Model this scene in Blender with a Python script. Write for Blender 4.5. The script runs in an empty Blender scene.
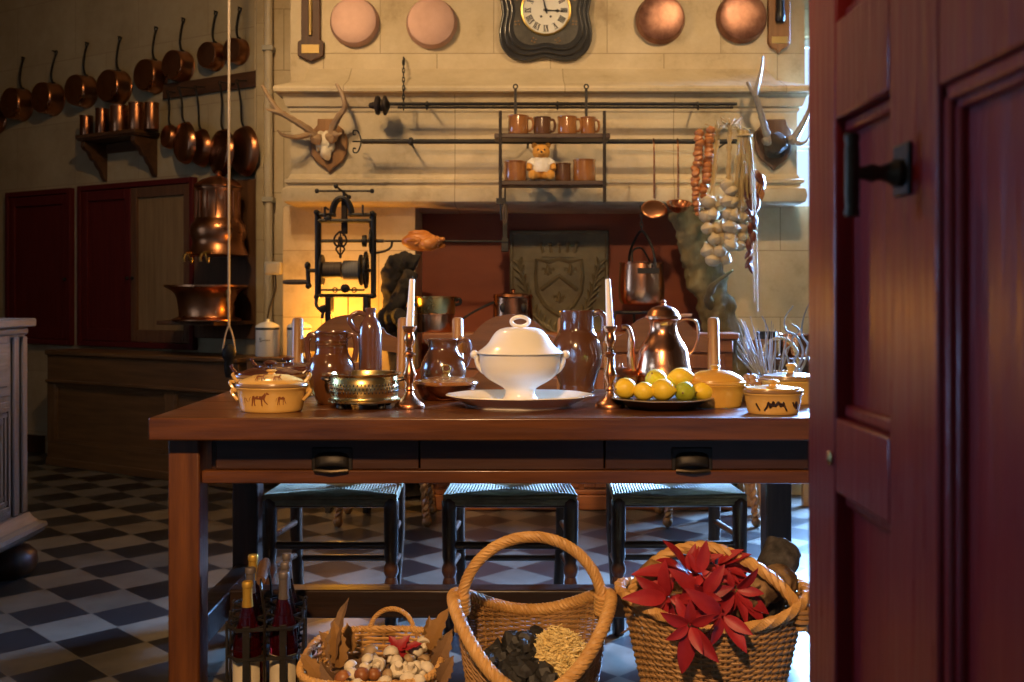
import bpy, bmesh, math, random
from math import sin, cos, pi, radians, atan2, sqrt
from mathutils import Vector, Matrix, noise
random.seed(7)
F = 1030.0; H = 1.08
V = Vector
C = bpy.context.scene.collection
def P(px, py, s):
    """world point seen at image point (px,py) where one metre covers s pixels"""
    return V(((px-512)/s, F/s, H-(py-295)/s))
def Z(py, s): return H-(py-295)/s
# ------------------------------------------------------------------ mesh builder
class MB:
    def __init__(self): self.v = []; self.f = []
    def add(self, vs, fs, m=None):
        b = len(self.v)
        self.v += [tuple(m @ V(p)) if m else tuple(p) for p in vs]
        self.f += [tuple(i+b for i in q) for q in fs]
        return self
    def box(self, x0, x1, y0, y1, z0, z1, m=None):
        return self.add([(x0,y0,z0),(x1,y0,z0),(x1,y1,z0),(x0,y1,z0),(x0,y0,z1),(x1,y0,z1),(x1,y1,z1),(x0,y1,z1)],
            [(0,3,2,1),(4,5,6,7),(0,1,5,4),(1,2,6,5),(2,3,7,6),(3,0,4,7)], m)
    def lathe(self, prof, n=32, m=None, sx=1, sy=1, wav=None, closed=False, sm=0):
        if sm: prof = [(max(0, p.x), p.y) for p in curve([V((r, z, 0)) for r, z in prof], sm)]; prof[0] = (prof[0][0] if prof[0][0] > 1e-5 else 0, prof[0][1])
        vs = []; fs = []; rings = []
        for (r, z) in prof:
            if r < 1e-6:
                rings.append([len(vs)]); vs.append((0,0,z))
            else:
                ring = []
                for i in range(n):
                    a = 2*pi*i/n; k = r*(1+wav(a) if wav else 1)
                    ring.append(len(vs)); vs.append((k*cos(a)*sx, k*sin(a)*sy, z))
                rings.append(ring)
        pr = list(zip(rings, rings[1:]))
        if closed: pr.append((rings[-1], rings[0]))
        for A, B in pr:
            for i in range(n):
                j = (i+1) % n
                if len(A) == 1 and len(B) == 1: break
                if len(A) == 1: fs.append((A[0], B[j], B[i]))
                elif len(B) == 1: fs.append((A[i], A[j], B[0]))
                else: fs.append((A[i], A[j], B[j], B[i]))
        if not closed:
            if len(rings[0]) > 1: fs.append(tuple(reversed(rings[0])))
            if len(rings[-1]) > 1: fs.append(tuple(rings[-1]))
        return self.add(vs, fs, m)
    def tube(self, pts, r, n=8, closed=False, m=None, flat=1.0):
        pts = [V(p) for p in pts]; N = len(pts)
        rs = r if isinstance(r, (list, tuple)) else [r]*N
        vs = []; fs = []; up = None
        for i in range(N):
            if closed: t = pts[(i+1) % N]-pts[i-1]
            else: t = pts[min(i+1, N-1)]-pts[max(i-1, 0)]
            if t.length < 1e-9: t = V((0,0,1))
            t.normalize()
            if up is None:
                up = V((0,0,1)) if abs(t.z) < .9 else V((0,1,0))
            a = up-t*up.dot(t)
            if a.length < 1e-6: a = t.orthogonal()
            a.normalize(); b = t.cross(a); up = a
            for k in range(n):
                th = 2*pi*k/n
                vs.append(pts[i]+a*(rs[i]*cos(th))+b*(rs[i]*flat*sin(th)))
        for i in range(N if closed else N-1):
            j = (i+1) % N
            for k in range(n):
                l = (k+1) % n
                fs.append((i*n+k, i*n+l, j*n+l, j*n+k))
        if not closed:
            fs.append(tuple(range(n-1, -1, -1))); fs.append(tuple((N-1)*n+k for k in range(n)))
        return self.add(vs, fs, m)
    def ell(self, c, rx, ry, rz, n=16, k=10, m=None, jit=0, seed=0):
        vs = []; fs = []; c = V(c)
        vs.append((0,0,-1))
        for i in range(1, k):
            p = -pi/2+pi*i/k
            for j in range(n):
                a = 2*pi*j/n; vs.append((cos(p)*cos(a), cos(p)*sin(a), sin(p)))
        vs.append((0,0,1)); L = len(vs)-1
        for j in range(n):
            fs.append((0, 1+(j+1) % n, 1+j))
            fs.append((L, 1+(k-2)*n+j, 1+(k-2)*n+(j+1) % n))
            for i in range(k-2):
                a = 1+i*n; fs.append((a+j, a+(j+1) % n, a+n+(j+1) % n, a+n+j))
        out = []
        R = m if m else Matrix.Identity(4)
        for p in vs:
            p = V(p); q = 1
            if jit: q = 1+jit*noise.noise(p*1.7+V((seed*3.1, seed, 0)))
            out.append(c+(R @ V((p.x*rx*q, p.y*ry*q, p.z*rz*q))))
        return self.add(out, fs)
    def prism(self, poly, y0, y1, m=None):
        """polygon in x,z pushed from y0 to y1"""
        n = len(poly)
        vs = [(x, y0, z) for x, z in poly]+[(x, y1, z) for x, z in poly]
        fs = [tuple(range(n)), tuple(range(2*n-1, n-1, -1))]
        fs += [(i, i+n, (i+1) % n+n, (i+1) % n) for i in range(n)]
        return self.add(vs, fs, m)
    def rope(self, pts, R, strands=3, turns=10, r=None, n=6, sub=6, closed=False):
        """twisted strands round a path"""
        path = curve(pts, sub, closed); N = len(path)
        r = r or R*.62
        fr = []; up = None
        for i in range(N):
            t = (path[(i+1) % N]-path[i-1]) if closed else path[min(i+1, N-1)]-path[max(i-1, 0)]
            t.normalize()
            if up is None: up = V((0,0,1)) if abs(t.z) < .9 else V((0,1,0))
            a = (up-t*up.dot(t)).normalized(); up = a
            fr.append((a, t.cross(a)))
        for s in range(strands):
            q = []
            for i in range(N):
                th = 2*pi*(s/strands+turns*i/(N if closed else N-1))
                q.append(path[i]+(fr[i][0]*cos(th)+fr[i][1]*sin(th))*(R-r*.8))
            self.tube(q, r, n, closed)
        return self
    def build(self, name, mat, parent=None, loc=(0,0,0), rot=0, bev=0, ang=38, seg=2):
        me = bpy.data.meshes.new(name); me.from_pydata(self.v, [], self.f)
        bm = bmesh.new(); bm.from_mesh(me); bmesh.ops.recalc_face_normals(bm, faces=bm.faces); bm.to_mesh(me); bm.free()
        me.shade_smooth(); me.set_sharp_from_angle(angle=radians(ang))
        me.materials.append(mat)
        o = bpy.data.objects.new(name, me); C.objects.link(o)
        o.location = loc
        o.rotation_euler = rot if isinstance(rot, (tuple, list)) else (0,0,rot)
        if parent: o.parent = parent
        if bev:
            b = o.modifiers.new('bevel', 'BEVEL'); b.width = bev; b.segments = seg; b.limit_method = 'ANGLE'; b.angle_limit = radians(40)
        return o
def curve(pts, sub=6, closed=False):
    pts = [V(p) for p in pts]; n = len(pts); out = []
    for i in range(n if closed else n-1):
        if closed: a, b, c, d = pts[i-1], pts[i], pts[(i+1) % n], pts[(i+2) % n]
        else: a, b, c, d = pts[max(i-1,0)], pts[i], pts[i+1], pts[min(i+2,n-1)]
        for k in range(sub):
            t = k/sub
            out.append(.5*((2*b)+(c-a)*t+(2*a-5*b+4*c-d)*t*t+(3*b-a-3*c+d)*t**3))
    if not closed: out.append(pts[-1])
    return out
def arc(cx, cz, r, a0, a1, n=12, y=0, rz=None):
    rz = rz or r
    return [(cx+r*cos(radians(a0+(a1-a0)*i/n)), y, cz+rz*sin(radians(a0+(a1-a0)*i/n))) for i in range(n+1)]
def thing(name, label, cat, loc=(0,0,0), rot=0, group=None):
    o = bpy.data.objects.new(name, None); C.objects.link(o); o.empty_display_size = .05
    o.location = loc; o.rotation_euler = rot if isinstance(rot, (tuple, list)) else (0,0,rot)
    return tag(o, label, cat, group)
def tag(o, label, cat, group=None):
    o['label'] = label; o['category'] = cat
    if group: o['group'] = group
    return o
def struct(o): o['kind'] = 'structure'; return o
def dup(root, loc, rot=None, label=None, scale=None):
    r = root.copy(); C.objects.link(r); r.location = loc
    if rot is not None: r.rotation_euler = rot if isinstance(rot, (tuple, list)) else (0,0,rot)
    if label: r['label'] = label
    if scale is not None: r.scale = scale if isinstance(scale, (tuple, list)) else (scale,)*3
    for ch in list(root.children):
        c = ch.copy(); C.objects.link(c); c.parent = r
        for g in list(ch.children):
            d = g.copy(); C.objects.link(d); d.parent = c
    return r
RX = Matrix(((1,0,0,0),(0,0,-1,0),(0,1,0,0),(0,0,0,1)))      # lathe axis towards the viewer (-y)
RXB = Matrix(((1,0,0,0),(0,0,1,0),(0,-1,0,0),(0,0,0,1)))
RY = Matrix(((0,0,1,0),(0,1,0,0),(-1,0,0,0),(0,0,0,1)))      # lathe axis along +x
T = Matrix.Translation
# ------------------------------------------------------------------ materials
def newmat(name):
    m = bpy.data.materials.new(name); m.use_nodes = True
    nt = m.node_tree; b = nt.nodes['Principled BSDF']
    return m, nt, b
def L(nt, a, b): nt.links.new(a, b)
def N(nt, t, **kw):
    n = nt.nodes.new(t)
    for k, v in kw.items():
        if k in n.inputs: n.inputs[k].default_value = v
        else: setattr(n, k, v)
    return n
def c4(c): return (c[0], c[1], c[2], 1)
def ramp(nt, fac, cols):
    r = nt.nodes.new('ShaderNodeValToRGB'); e = r.color_ramp.elements
    while len(e) < len(cols): e.new(.5)
    for x, (p, c) in zip(e, cols): x.position = p; x.color = c4(c)
    L(nt, fac, r.inputs[0]); return r.outputs[0]
def mat(name, c1, c2=None, rough=.5, metal=0, scale=6, stretch=(1,1,1), bump=0, bscale=None, coat=0, rvar=0, lo=.3, hi=.7, detail=5, trans=0, spec=.5, sss=0):
    m, nt, b = newmat(name)
    b.inputs['Roughness'].default_value = rough; b.inputs['Metallic'].default_value = metal
    b.inputs['Base Color'].default_value = c4(c1); b.inputs['Coat Weight'].default_value = coat
    b.inputs['Coat Roughness'].default_value = .12; b.inputs['Specular IOR Level'].default_value = spec
    if trans: b.inputs['Transmission Weight'].default_value = trans
    if sss:
        b.inputs['Subsurface Weight'].default_value = sss; b.inputs['Subsurface Radius'].default_value = (.02,.012,.006)
    tc = N(nt, 'ShaderNodeTexCoord'); mp = N(nt, 'ShaderNodeMapping'); mp.inputs['Scale'].default_value = stretch
    L(nt, tc.outputs['Object'], mp.inputs[0])
    nz = N(nt, 'ShaderNodeTexNoise', Scale=scale, Detail=detail, Roughness=.6); L(nt, mp.outputs[0], nz.inputs['Vector'])
    if c2: L(nt, ramp(nt, nz.outputs['Fac'], [(lo, c1), (hi, c2)]), b.inputs['Base Color'])
    if rvar:
        mr = N(nt, 'ShaderNodeMapRange'); mr.inputs[3].default_value = max(.02, rough-rvar); mr.inputs[4].default_value = rough+rvar
        n3 = N(nt, 'ShaderNodeTexNoise', Scale=scale*1.7, Detail=4); L(nt, mp.outputs[0], n3.inputs['Vector'])
        L(nt, n3.outputs['Fac'], mr.inputs[0]); L(nt, mr.outputs[0], b.inputs['Roughness'])
    if bump:
        n2 = N(nt, 'ShaderNodeTexNoise', Scale=bscale or scale*3, Detail=6); L(nt, mp.outputs[0], n2.inputs['Vector'])
        bp = N(nt, 'ShaderNodeBump', Strength=bump, Distance=.01); L(nt, n2.outputs['Fac'], bp.inputs['Height']); L(nt, bp.outputs[0], b.inputs['Normal'])
    return m
def stone(name, c1, c2, c3, bw=.62, bh=.31, off=(0,0), mortar=(.36,.275,.17), msize=.003, bump=.25):
    m, nt, b = newmat(name); b.inputs['Roughness'].default_value = .85; b.inputs['Specular IOR Level'].default_value = .25
    tc = N(nt, 'ShaderNodeTexCoord'); sx = N(nt, 'ShaderNodeSeparateXYZ'); cx = N(nt, 'ShaderNodeCombineXYZ')
    L(nt, tc.outputs['Object'], sx.inputs[0])
    ax = N(nt, 'ShaderNodeMath', operation='ADD'); ax.inputs[1].default_value = off[0]; L(nt, sx.outputs[0], ax.inputs[0])
    az = N(nt, 'ShaderNodeMath', operation='ADD'); az.inputs[1].default_value = off[1]; L(nt, sx.outputs[2], az.inputs[0])
    L(nt, ax.outputs[0], cx.inputs[0]); L(nt, az.outputs[0], cx.inputs[1])
    bk = N(nt, 'ShaderNodeTexBrick'); bk.inputs['Scale'].default_value = 1; bk.inputs['Mortar Size'].default_value = msize
    bk.inputs['Mortar Smooth'].default_value = .3; bk.inputs['Brick Width'].default_value = bw; bk.inputs['Row Height'].default_value = bh
    bk.inputs['Color1'].default_value = (0,0,0,1); bk.inputs['Color2'].default_value = (.35,.35,.35,1); bk.inputs['Mortar'].default_value = (0,0,0,1)
    L(nt, cx.outputs[0], bk.inputs['Vector'])
    n1 = N(nt, 'ShaderNodeTexNoise', Scale=2.2, Detail=8, Roughness=.65); L(nt, tc.outputs['Object'], n1.inputs['Vector'])
    n2 = N(nt, 'ShaderNodeTexNoise', Scale=14, Detail=8, Roughness=.7); L(nt, tc.outputs['Object'], n2.inputs['Vector'])
    av = N(nt, 'ShaderNodeMath', operation='ADD'); L(nt, n1.outputs['Fac'], av.inputs[0])
    a2 = N(nt, 'ShaderNodeMath', operation='MULTIPLY'); a2.inputs[1].default_value = .4; L(nt, n2.outputs['Fac'], a2.inputs[0])
    L(nt, a2.outputs[0], av.inputs[1])
    a3 = N(nt, 'ShaderNodeMath', operation='ADD'); L(nt, av.outputs[0], a3.inputs[0]); 
    sb = N(nt, 'ShaderNodeMath', operation='MULTIPLY'); sb.inputs[1].default_value = .35; L(nt, bk.outputs['Color'], sb.inputs[0]); L(nt, sb.outputs[0], a3.inputs[1])
    col = ramp(nt, a3.outputs[0], [(.42, c1), (.68, c2), (.95, c3)])
    mx = N(nt, 'ShaderNodeMix', data_type='RGBA'); L(nt, bk.outputs['Fac'], mx.inputs[0]); L(nt, col, mx.inputs[6]); mx.inputs[7].default_value = c4(mortar)
    L(nt, mx.outputs[2], b.inputs['Base Color'])
    hs = N(nt, 'ShaderNodeMath', operation='SUBTRACT'); L(nt, n2.outputs['Fac'], hs.inputs[0]); L(nt, bk.outputs['Fac'], hs.inputs[1])
    bp = N(nt, 'ShaderNodeBump', Strength=bump, Distance=.008); L(nt, hs.outputs[0], bp.inputs['Height']); L(nt, bp.outputs[0], b.inputs['Normal'])
    return m
def tiles(name):
    m, nt, b = newmat(name); b.inputs['Roughness'].default_value = .3; b.inputs['Specular IOR Level'].default_value = .35
    tc = N(nt, 'ShaderNodeTexCoord'); sx = N(nt, 'ShaderNodeSeparateXYZ'); L(nt, tc.outputs['Object'], sx.inputs[0])
    D = .288
    def lin(a, bb, k):
        p = N(nt, 'ShaderNodeMath', operation='MULTIPLY_ADD'); p.inputs[1].default_value = a/D; p.inputs[2].default_value = k; L(nt, sx.outputs[0], p.inputs[0])
        q = N(nt, 'ShaderNodeMath', operation='MULTIPLY_ADD'); q.inputs[1].default_value = bb/D; L(nt, sx.outputs[1], q.inputs[0]); L(nt, p.outputs[0], q.inputs[2])
        return q.outputs[0]
    x0, y0 = .0129, 4.933
    A = lin(1, 1, -(x0+y0)/D); B = lin(1, -1, -(x0-y0)/D)
    def fl(s): n = N(nt, 'ShaderNodeMath', operation='FLOOR'); L(nt, s, n.inputs[0]); return n.outputs[0]
    def pp(s): n = N(nt, 'ShaderNodeMath', operation='PINGPONG'); n.inputs[1].default_value = .5; L(nt, s, n.inputs[0]); return n.outputs[0]
    ad = N(nt, 'ShaderNodeMath', operation='ADD'); L(nt, fl(A), ad.inputs[0]); L(nt, fl(B), ad.inputs[1])
    par = N(nt, 'ShaderNodeMath', operation='FLOORED_MODULO'); par.inputs[1].default_value = 2; L(nt, ad.outputs[0], par.inputs[0])
    mn = N(nt, 'ShaderNodeMath', operation='MINIMUM'); L(nt, pp(A), mn.inputs[0]); L(nt, pp(B), mn.inputs[1])
    gr = N(nt, 'ShaderNodeMath', operation='LESS_THAN'); gr.inputs[1].default_value = .012; L(nt, mn.outputs[0], gr.inputs[0])
    n1 = N(nt, 'ShaderNodeTexNoise', Scale=9, Detail=8, Roughness=.65); L(nt, tc.outputs['Object'], n1.inputs['Vector'])
    cmb = N(nt, 'ShaderNodeCombineXYZ'); L(nt, fl(A), cmb.inputs[0]); L(nt, fl(B), cmb.inputs[1])
    wn = N(nt, 'ShaderNodeTexWhiteNoise'); L(nt, cmb.outputs[0], wn.inputs[0])
    mxv = N(nt, 'ShaderNodeMath', operation='MULTIPLY_ADD'); mxv.inputs[1].default_value = .35; L(nt, wn.outputs['Value'], mxv.inputs[0]); L(nt, n1.outputs['Fac'], mxv.inputs[2])
    dk = ramp(nt, mxv.outputs[0], [(.35, (.008,.009,.011)), (.95, (.032,.034,.038))])
    lt = ramp(nt, mxv.outputs[0], [(.35, (.085,.078,.067)), (.95, (.19,.175,.15))])
    m1 = N(nt, 'ShaderNodeMix', data_type='RGBA'); L(nt, par.outputs[0], m1.inputs[0]); L(nt, dk, m1.inputs[6]); L(nt, lt, m1.inputs[7])
    m2 = N(nt, 'ShaderNodeMix', data_type='RGBA'); L(nt, gr.outputs[0], m2.inputs[0]); L(nt, m1.outputs[2], m2.inputs[6]); m2.inputs[7].default_value = (.14,.125,.105,1)
    L(nt, m2.outputs[2], b.inputs['Base Color'])
    mr = N(nt, 'ShaderNodeMapRange'); mr.inputs[3].default_value = .26; mr.inputs[4].default_value = .36; L(nt, n1.outputs['Fac'], mr.inputs[0]); L(nt, mr.outputs[0], b.inputs['Roughness'])
    bp = N(nt, 'ShaderNodeBump', Strength=.03, Distance=.01); L(nt, n1.outputs['Fac'], bp.inputs['Height']); L(nt, bp.outputs[0], b.inputs['Normal'])
    return m
def wood(name, c1, c2, axis='x', rough=.4, coat=0, bump=.12):
    st = {'x': (1.2,14,14), 'y': (14,1.2,14), 'z': (14,14,1.2)}[axis]
    return mat(name, c1, c2, rough=rough, scale=2.2, stretch=st, bump=bump, bscale=5, coat=coat, rvar=.08, lo=.32, hi=.7, detail=8)
M = {}
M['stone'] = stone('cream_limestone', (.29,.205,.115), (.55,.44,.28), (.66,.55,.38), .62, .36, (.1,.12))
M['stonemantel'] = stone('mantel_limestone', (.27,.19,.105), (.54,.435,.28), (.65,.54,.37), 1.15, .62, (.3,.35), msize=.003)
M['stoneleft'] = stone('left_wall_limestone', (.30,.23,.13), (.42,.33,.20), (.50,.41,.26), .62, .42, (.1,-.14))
M['plaster'] = mat('side_wall_plaster', (.10,.08,.06), (.14,.115,.085), rough=.9, scale=3)
M['floor'] = tiles('checker_floor_tiles')
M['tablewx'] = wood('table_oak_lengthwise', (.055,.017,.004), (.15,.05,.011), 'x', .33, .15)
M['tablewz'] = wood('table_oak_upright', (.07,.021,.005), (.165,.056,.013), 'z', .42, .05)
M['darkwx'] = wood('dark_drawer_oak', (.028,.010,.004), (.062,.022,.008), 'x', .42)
M['darkwz'] = wood('dark_oak_upright', (.022,.010,.006), (.06,.024,.012), 'z', .38)
M['darkwy'] = wood('dark_oak_crosswise', (.022,.010,.006), (.06,.024,.012), 'y', .38)
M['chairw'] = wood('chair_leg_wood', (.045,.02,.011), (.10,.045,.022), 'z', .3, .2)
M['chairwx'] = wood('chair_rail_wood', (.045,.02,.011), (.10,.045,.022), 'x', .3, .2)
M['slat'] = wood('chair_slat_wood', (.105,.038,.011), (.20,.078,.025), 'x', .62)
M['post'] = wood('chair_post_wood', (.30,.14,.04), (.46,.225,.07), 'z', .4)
M['bench'] = wood('bench_oak', (.10,.048,.016), (.20,.10,.036), 'x', .5)
M['benchz'] = wood('bench_oak_upright', (.11,.053,.018), (.21,.108,.04), 'z', .5)
M['redcup'] = mat('dark_red_cupboard_paint', (.085,.008,.008), (.12,.014,.012), rough=.5, scale=4, stretch=(8,8,1), spec=.2)
M['rimwood'] = wood('cupboard_frame_wood', (.10,.042,.017), (.18,.078,.03), 'z', .65)
M['palewood'] = wood('pale_panel_wood', (.24,.145,.06), (.36,.23,.105), 'z', .5)
M['shelfw'] = wood('wall_shelf_wood', (.06,.025,.010), (.12,.052,.02), 'x', .45)
M['chest'] = wood('sideboard_red_oak', (.20,.062,.018), (.34,.12,.036), 'x', .45)
M['chestz'] = wood('sideboard_red_oak_upright', (.20,.062,.018), (.32,.11,.034), 'z', .45)
M['greywood'] = wood('grey_limed_oak', (.12,.105,.095), (.25,.225,.205), 'z', .5)
M['greywy'] = wood('grey_limed_oak_crosswise', (.12,.105,.095), (.25,.225,.205), 'y', .5)
M['shield'] = wood('oak_shield', (.19,.085,.024), (.33,.16,.05), 'z', .4)
M['shieldd'] = wood('walnut_shield', (.09,.045,.022), (.16,.085,.045), 'z', .4)
M['baro'] = wood('barometer_mahogany', (.045,.016,.006), (.09,.034,.012), 'z', .6)
M['baroc'] = wood('barometer_cherry', (.20,.085,.026), (.32,.14,.044), 'z', .55)
M['reddoor'] = mat('red_door_paint', (.19,.011,.012), (.25,.018,.018), rough=.30, scale=3, stretch=(18,18,1.2), bump=.16, bscale=6, rvar=.07)
M['hearth'] = mat('red_hearth_paint', (.26,.058,.022), (.36,.085,.03), rough=.55, scale=2, stretch=(1,1,3), bump=.1)
M['fireback'] = mat('cast_iron_fireback', (.12,.10,.055), (.21,.18,.10), rough=.5, metal=.2, scale=9, bump=.3)
M['copper'] = mat('polished_copper', (.60,.25,.12), (.74,.36,.19), rough=.24, metal=1, scale=5, rvar=.09, bump=.03)
M['copperd'] = mat('aged_copper', (.38,.15,.065), (.60,.27,.13), rough=.3, metal=1, scale=5, rvar=.1, bump=.05)
M['copperp'] = mat('pink_copper_base', (.44,.27,.215), (.56,.36,.29), rough=.62, metal=.45, scale=7, rvar=.08)
M['copperbase'] = mat('blotchy_copper_base', (.12,.042,.024), (.36,.17,.105), rough=.36, metal=.5, scale=9, rvar=.12, lo=.35, hi=.68)
M['copperdk'] = mat('dark_copper', (.24,.09,.04), (.52,.22,.11), rough=.24, metal=1, scale=7, rvar=.1, bump=.06)
M['plate'] = mat('dull_brass_plate', (.34,.23,.08), (.46,.32,.12), rough=.55, metal=.6)
M['brass'] = mat('brass', (.55,.38,.13), (.70,.50,.20), rough=.28, metal=1, scale=8, rvar=.08)
M['gold'] = mat('gilt_brass', (.75,.50,.12), (.85,.60,.2), rough=.3, metal=1)
M['iron'] = mat('black_iron', (.016,.014,.012), (.035,.03,.026), rough=.5, metal=.5, scale=20, bump=.15)
M['ironr'] = mat('rusty_iron', (.014,.008,.006), (.032,.019,.012), rough=.6, metal=.4, scale=20, bump=.2)
M['bronze'] = mat('dark_bronze', (.03,.022,.013), (.07,.05,.028), rough=.42, metal=.7)
M['blackw'] = wood('blackened_oak', (.012,.006,.004), (.03,.014,.008), 'x', .4)
M['stonew'] = mat('brown_stoneware_glaze', (.085,.029,.010), (.15,.056,.02), rough=.17, scale=6, coat=.4, bump=.04, rvar=.06)
M['bottlew'] = mat('stoneware_bottle_glaze', (.11,.045,.03), (.18,.08,.055), rough=.18, scale=6, coat=.4, bump=.04)
M['mug'] = mat('honey_stoneware_glaze', (.22,.085,.024), (.36,.155,.05), rough=.14, scale=9, coat=.8, bump=.05)
M['mugd'] = mat('dark_stoneware_glaze', (.07,.032,.016), (.15,.07,.036), rough=.22, scale=9, coat=.4, bump=.05)
M['white'] = mat('cream_faience', (.84,.80,.70), (.89,.85,.76), rough=.2, scale=3, coat=.3)
M['enamel'] = mat('white_enamel', (.75,.76,.74), (.82,.83,.81), rough=.25, scale=3)
M['navy'] = mat('dark_blue_enamel', (.01,.014,.025), rough=.3)
M['yellowg'] = mat('mustard_glaze', (.56,.29,.045), (.66,.36,.07), rough=.24, scale=5, coat=.4)
M['yellowf'] = mat('straw_yellow_faience', (.60,.345,.085), (.70,.43,.125), rough=.24, scale=5, coat=.4)
M['browng'] = mat('painted_brown', (.17,.05,.012), (.26,.085,.02), rough=.3, scale=14)
M['blackg'] = mat('painted_dark_brown', (.03,.014,.010), rough=.3)
M['liddark'] = mat('treacle_glaze', (.055,.016,.008), (.10,.03,.012), rough=.16, scale=6, coat=.5)
M['rimtan'] = mat('olive_tan_rim_glaze', (.22,.12,.04), (.30,.17,.06), rough=.28, scale=6, coat=.2)
M['candle'] = mat('white_wax', (.86,.82,.74), rough=.5, sss=.3)
M['wick'] = mat('wick', (.06,.05,.04), rough=.9)
M['lemon'] = mat('lemon_peel', (.80,.52,.02), (.86,.62,.05), rough=.42, scale=10, bump=.12, bscale=60)
M['lime'] = mat('green_lemon_peel', (.26,.36,.02), (.52,.50,.04), rough=.42, scale=8, bump=.12, bscale=60)
M['lemong'] = mat('half_ripe_lemon_peel', (.55,.46,.03), (.74,.54,.03), rough=.42, scale=8, bump=.12, bscale=60)
M['pewter'] = mat('dark_pewter', (.05,.042,.04), (.09,.075,.07), rough=.3, metal=.7, scale=6)
M['pewterl'] = mat('worn_plate_rim', (.30,.24,.19), (.42,.34,.27), rough=.35, metal=.5, scale=8)
M['wicker'] = mat('golden_wicker', (.44,.23,.065), (.68,.40,.14), rough=.5, scale=14, bump=.2)
M['wickerd'] = mat('brown_wicker', (.24,.125,.042), (.46,.26,.10), rough=.55, scale=14, bump=.2)
M['rush'] = mat('woven_rush', (.18,.15,.085), (.34,.29,.17), rough=.7, scale=16, bump=.3)
M['bone'] = mat('bleached_bone', (.62,.52,.36), (.76,.67,.50), rough=.6, scale=12, bump=.2)
M['antler'] = mat('antler_horn', (.20,.11,.05), (.46,.31,.17), rough=.5, scale=7, bump=.3)
M['antlerg'] = mat('grey_antler_horn', (.14,.11,.085), (.38,.32,.25), rough=.5, scale=7, bump=.3)
M['fur'] = mat('dark_skull_mount', (.03,.019,.011), (.07,.045,.025), rough=.85, scale=12, bump=.4)
M['garlic'] = mat('garlic_skin', (.42,.31,.16), (.60,.48,.29), rough=.55, scale=9, stretch=(1,1,.3), bump=.15)
M['onion'] = mat('shallot_skin', (.30,.09,.022), (.48,.19,.06), rough=.35, scale=9, stretch=(1,1,.3))
M['straw'] = mat('dry_straw', (.34,.22,.075), (.52,.36,.15), rough=.7, scale=14)
M['pepper'] = mat('dried_pepper_skin', (.09,.018,.010), (.24,.06,.025), rough=.35, scale=14, bump=.3)
M['peppero'] = mat('amber_pepper_skin', (.36,.11,.022), (.44,.15,.04), rough=.35, scale=14, bump=.3)
M['string'] = mat('pale_string', (.55,.45,.32), rough=.8)
M['cord'] = mat('white_cord', (.66,.52,.38), (.72,.58,.44), rough=.75, scale=40)
M['pipe'] = mat('cream_painted_pipe', (.60,.50,.34), (.66,.56,.40), rough=.5)
M['grey'] = mat('grey_box_plastic', (.42,.38,.30), rough=.5)
M['bark'] = mat('mossy_bark', (.065,.046,.018), (.24,.18,.08), rough=.9, scale=9, stretch=(1,1,.45), bump=.9, bscale=14)
M['barkd'] = mat('dark_root_bark', (.009,.007,.005), (.034,.026,.018), rough=.85, scale=9, bump=.9, bscale=14)
M['logd'] = mat('dark_bark', (.010,.009,.008), (.075,.066,.062), rough=.8, lo=.42, hi=.66, scale=16, bump=.9, bscale=22)
M['logt'] = mat('tan_bark', (.06,.03,.013), (.30,.185,.09), rough=.85, lo=.4, hi=.62, scale=14, bump=.9, bscale=20)
M['twig'] = mat('grey_twig', (.17,.165,.17), (.36,.35,.36), rough=.6, scale=14)
M['chicken'] = mat('roast_skin', (.42,.12,.018), (.60,.23,.045), rough=.38, scale=8, bump=.25)
M['redleaf'] = mat('crimson_leaf', (.21,.006,.012), (.40,.022,.03), rough=.5, scale=12, bump=.1)
M['dryleaf'] = mat('dry_brown_leaf', (.10,.052,.024), (.27,.155,.07), rough=.75, scale=10, bump=.3)
M['dryleafy'] = mat('dry_ochre_leaf', (.20,.10,.026), (.33,.175,.05), rough=.7, scale=10, bump=.3)
M['coal'] = mat('charcoal', (.012,.012,.013), (.035,.034,.034), rough=.6, scale=12, bump=.5)
M['shaving'] = mat('wood_shaving', (.78,.60,.24), (.90,.76,.40), rough=.65, scale=20)
M['mushw'] = mat('white_mushroom', (.60,.51,.37), (.74,.66,.52), rough=.6, scale=12)
M['mushb'] = mat('chestnut_mushroom', (.19,.062,.018), (.34,.13,.04), rough=.4, scale=12)
M['musht'] = mat('tan_mushroom', (.26,.16,.075), (.42,.29,.15), rough=.5, scale=12)
M['wine'] = mat('rose_wine_bottle', (.30,.010,.014), (.36,.014,.018), rough=.04, scale=4, trans=.94)
M['wined'] = mat('dark_wine_bottle', (.14,.012,.014), (.17,.016,.018), rough=.04, scale=4, trans=.9)
M['capg'] = mat('gold_capsule', (.62,.36,.05), (.72,.45,.08), rough=.35, metal=.6)
M['caps'] = mat('grey_capsule', (.13,.11,.10), (.18,.15,.14), rough=.4, metal=.4)
M['paper'] = mat('cream_label', (.60,.52,.37), (.66,.58,.43), rough=.7)
M['orangep'] = mat('orange_label', (.60,.17,.03), rough=.6)
M['dial'] = mat('enamel_dial', (.78,.74,.63), (.84,.80,.70), rough=.3, scale=4)
M['ebony'] = mat('ebonised_frame', (.022,.02,.018), (.045,.042,.038), rough=.28, scale=6, coat=.3)
M['ebonyp'] = mat('inlaid_dark_panel', (.06,.054,.044), (.12,.108,.088), rough=.35, scale=16)
M['ink'] = mat('black_numerals', (.015,.014,.013), rough=.5)
M['tedfur'] = mat('golden_plush', (.50,.22,.03), (.62,.31,.06), rough=.9, scale=30, bump=.6, bscale=60)
M['shirt'] = mat('white_knit', (.62,.58,.52), (.72,.68,.62), rough=.9, scale=30, bump=.4)
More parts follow.
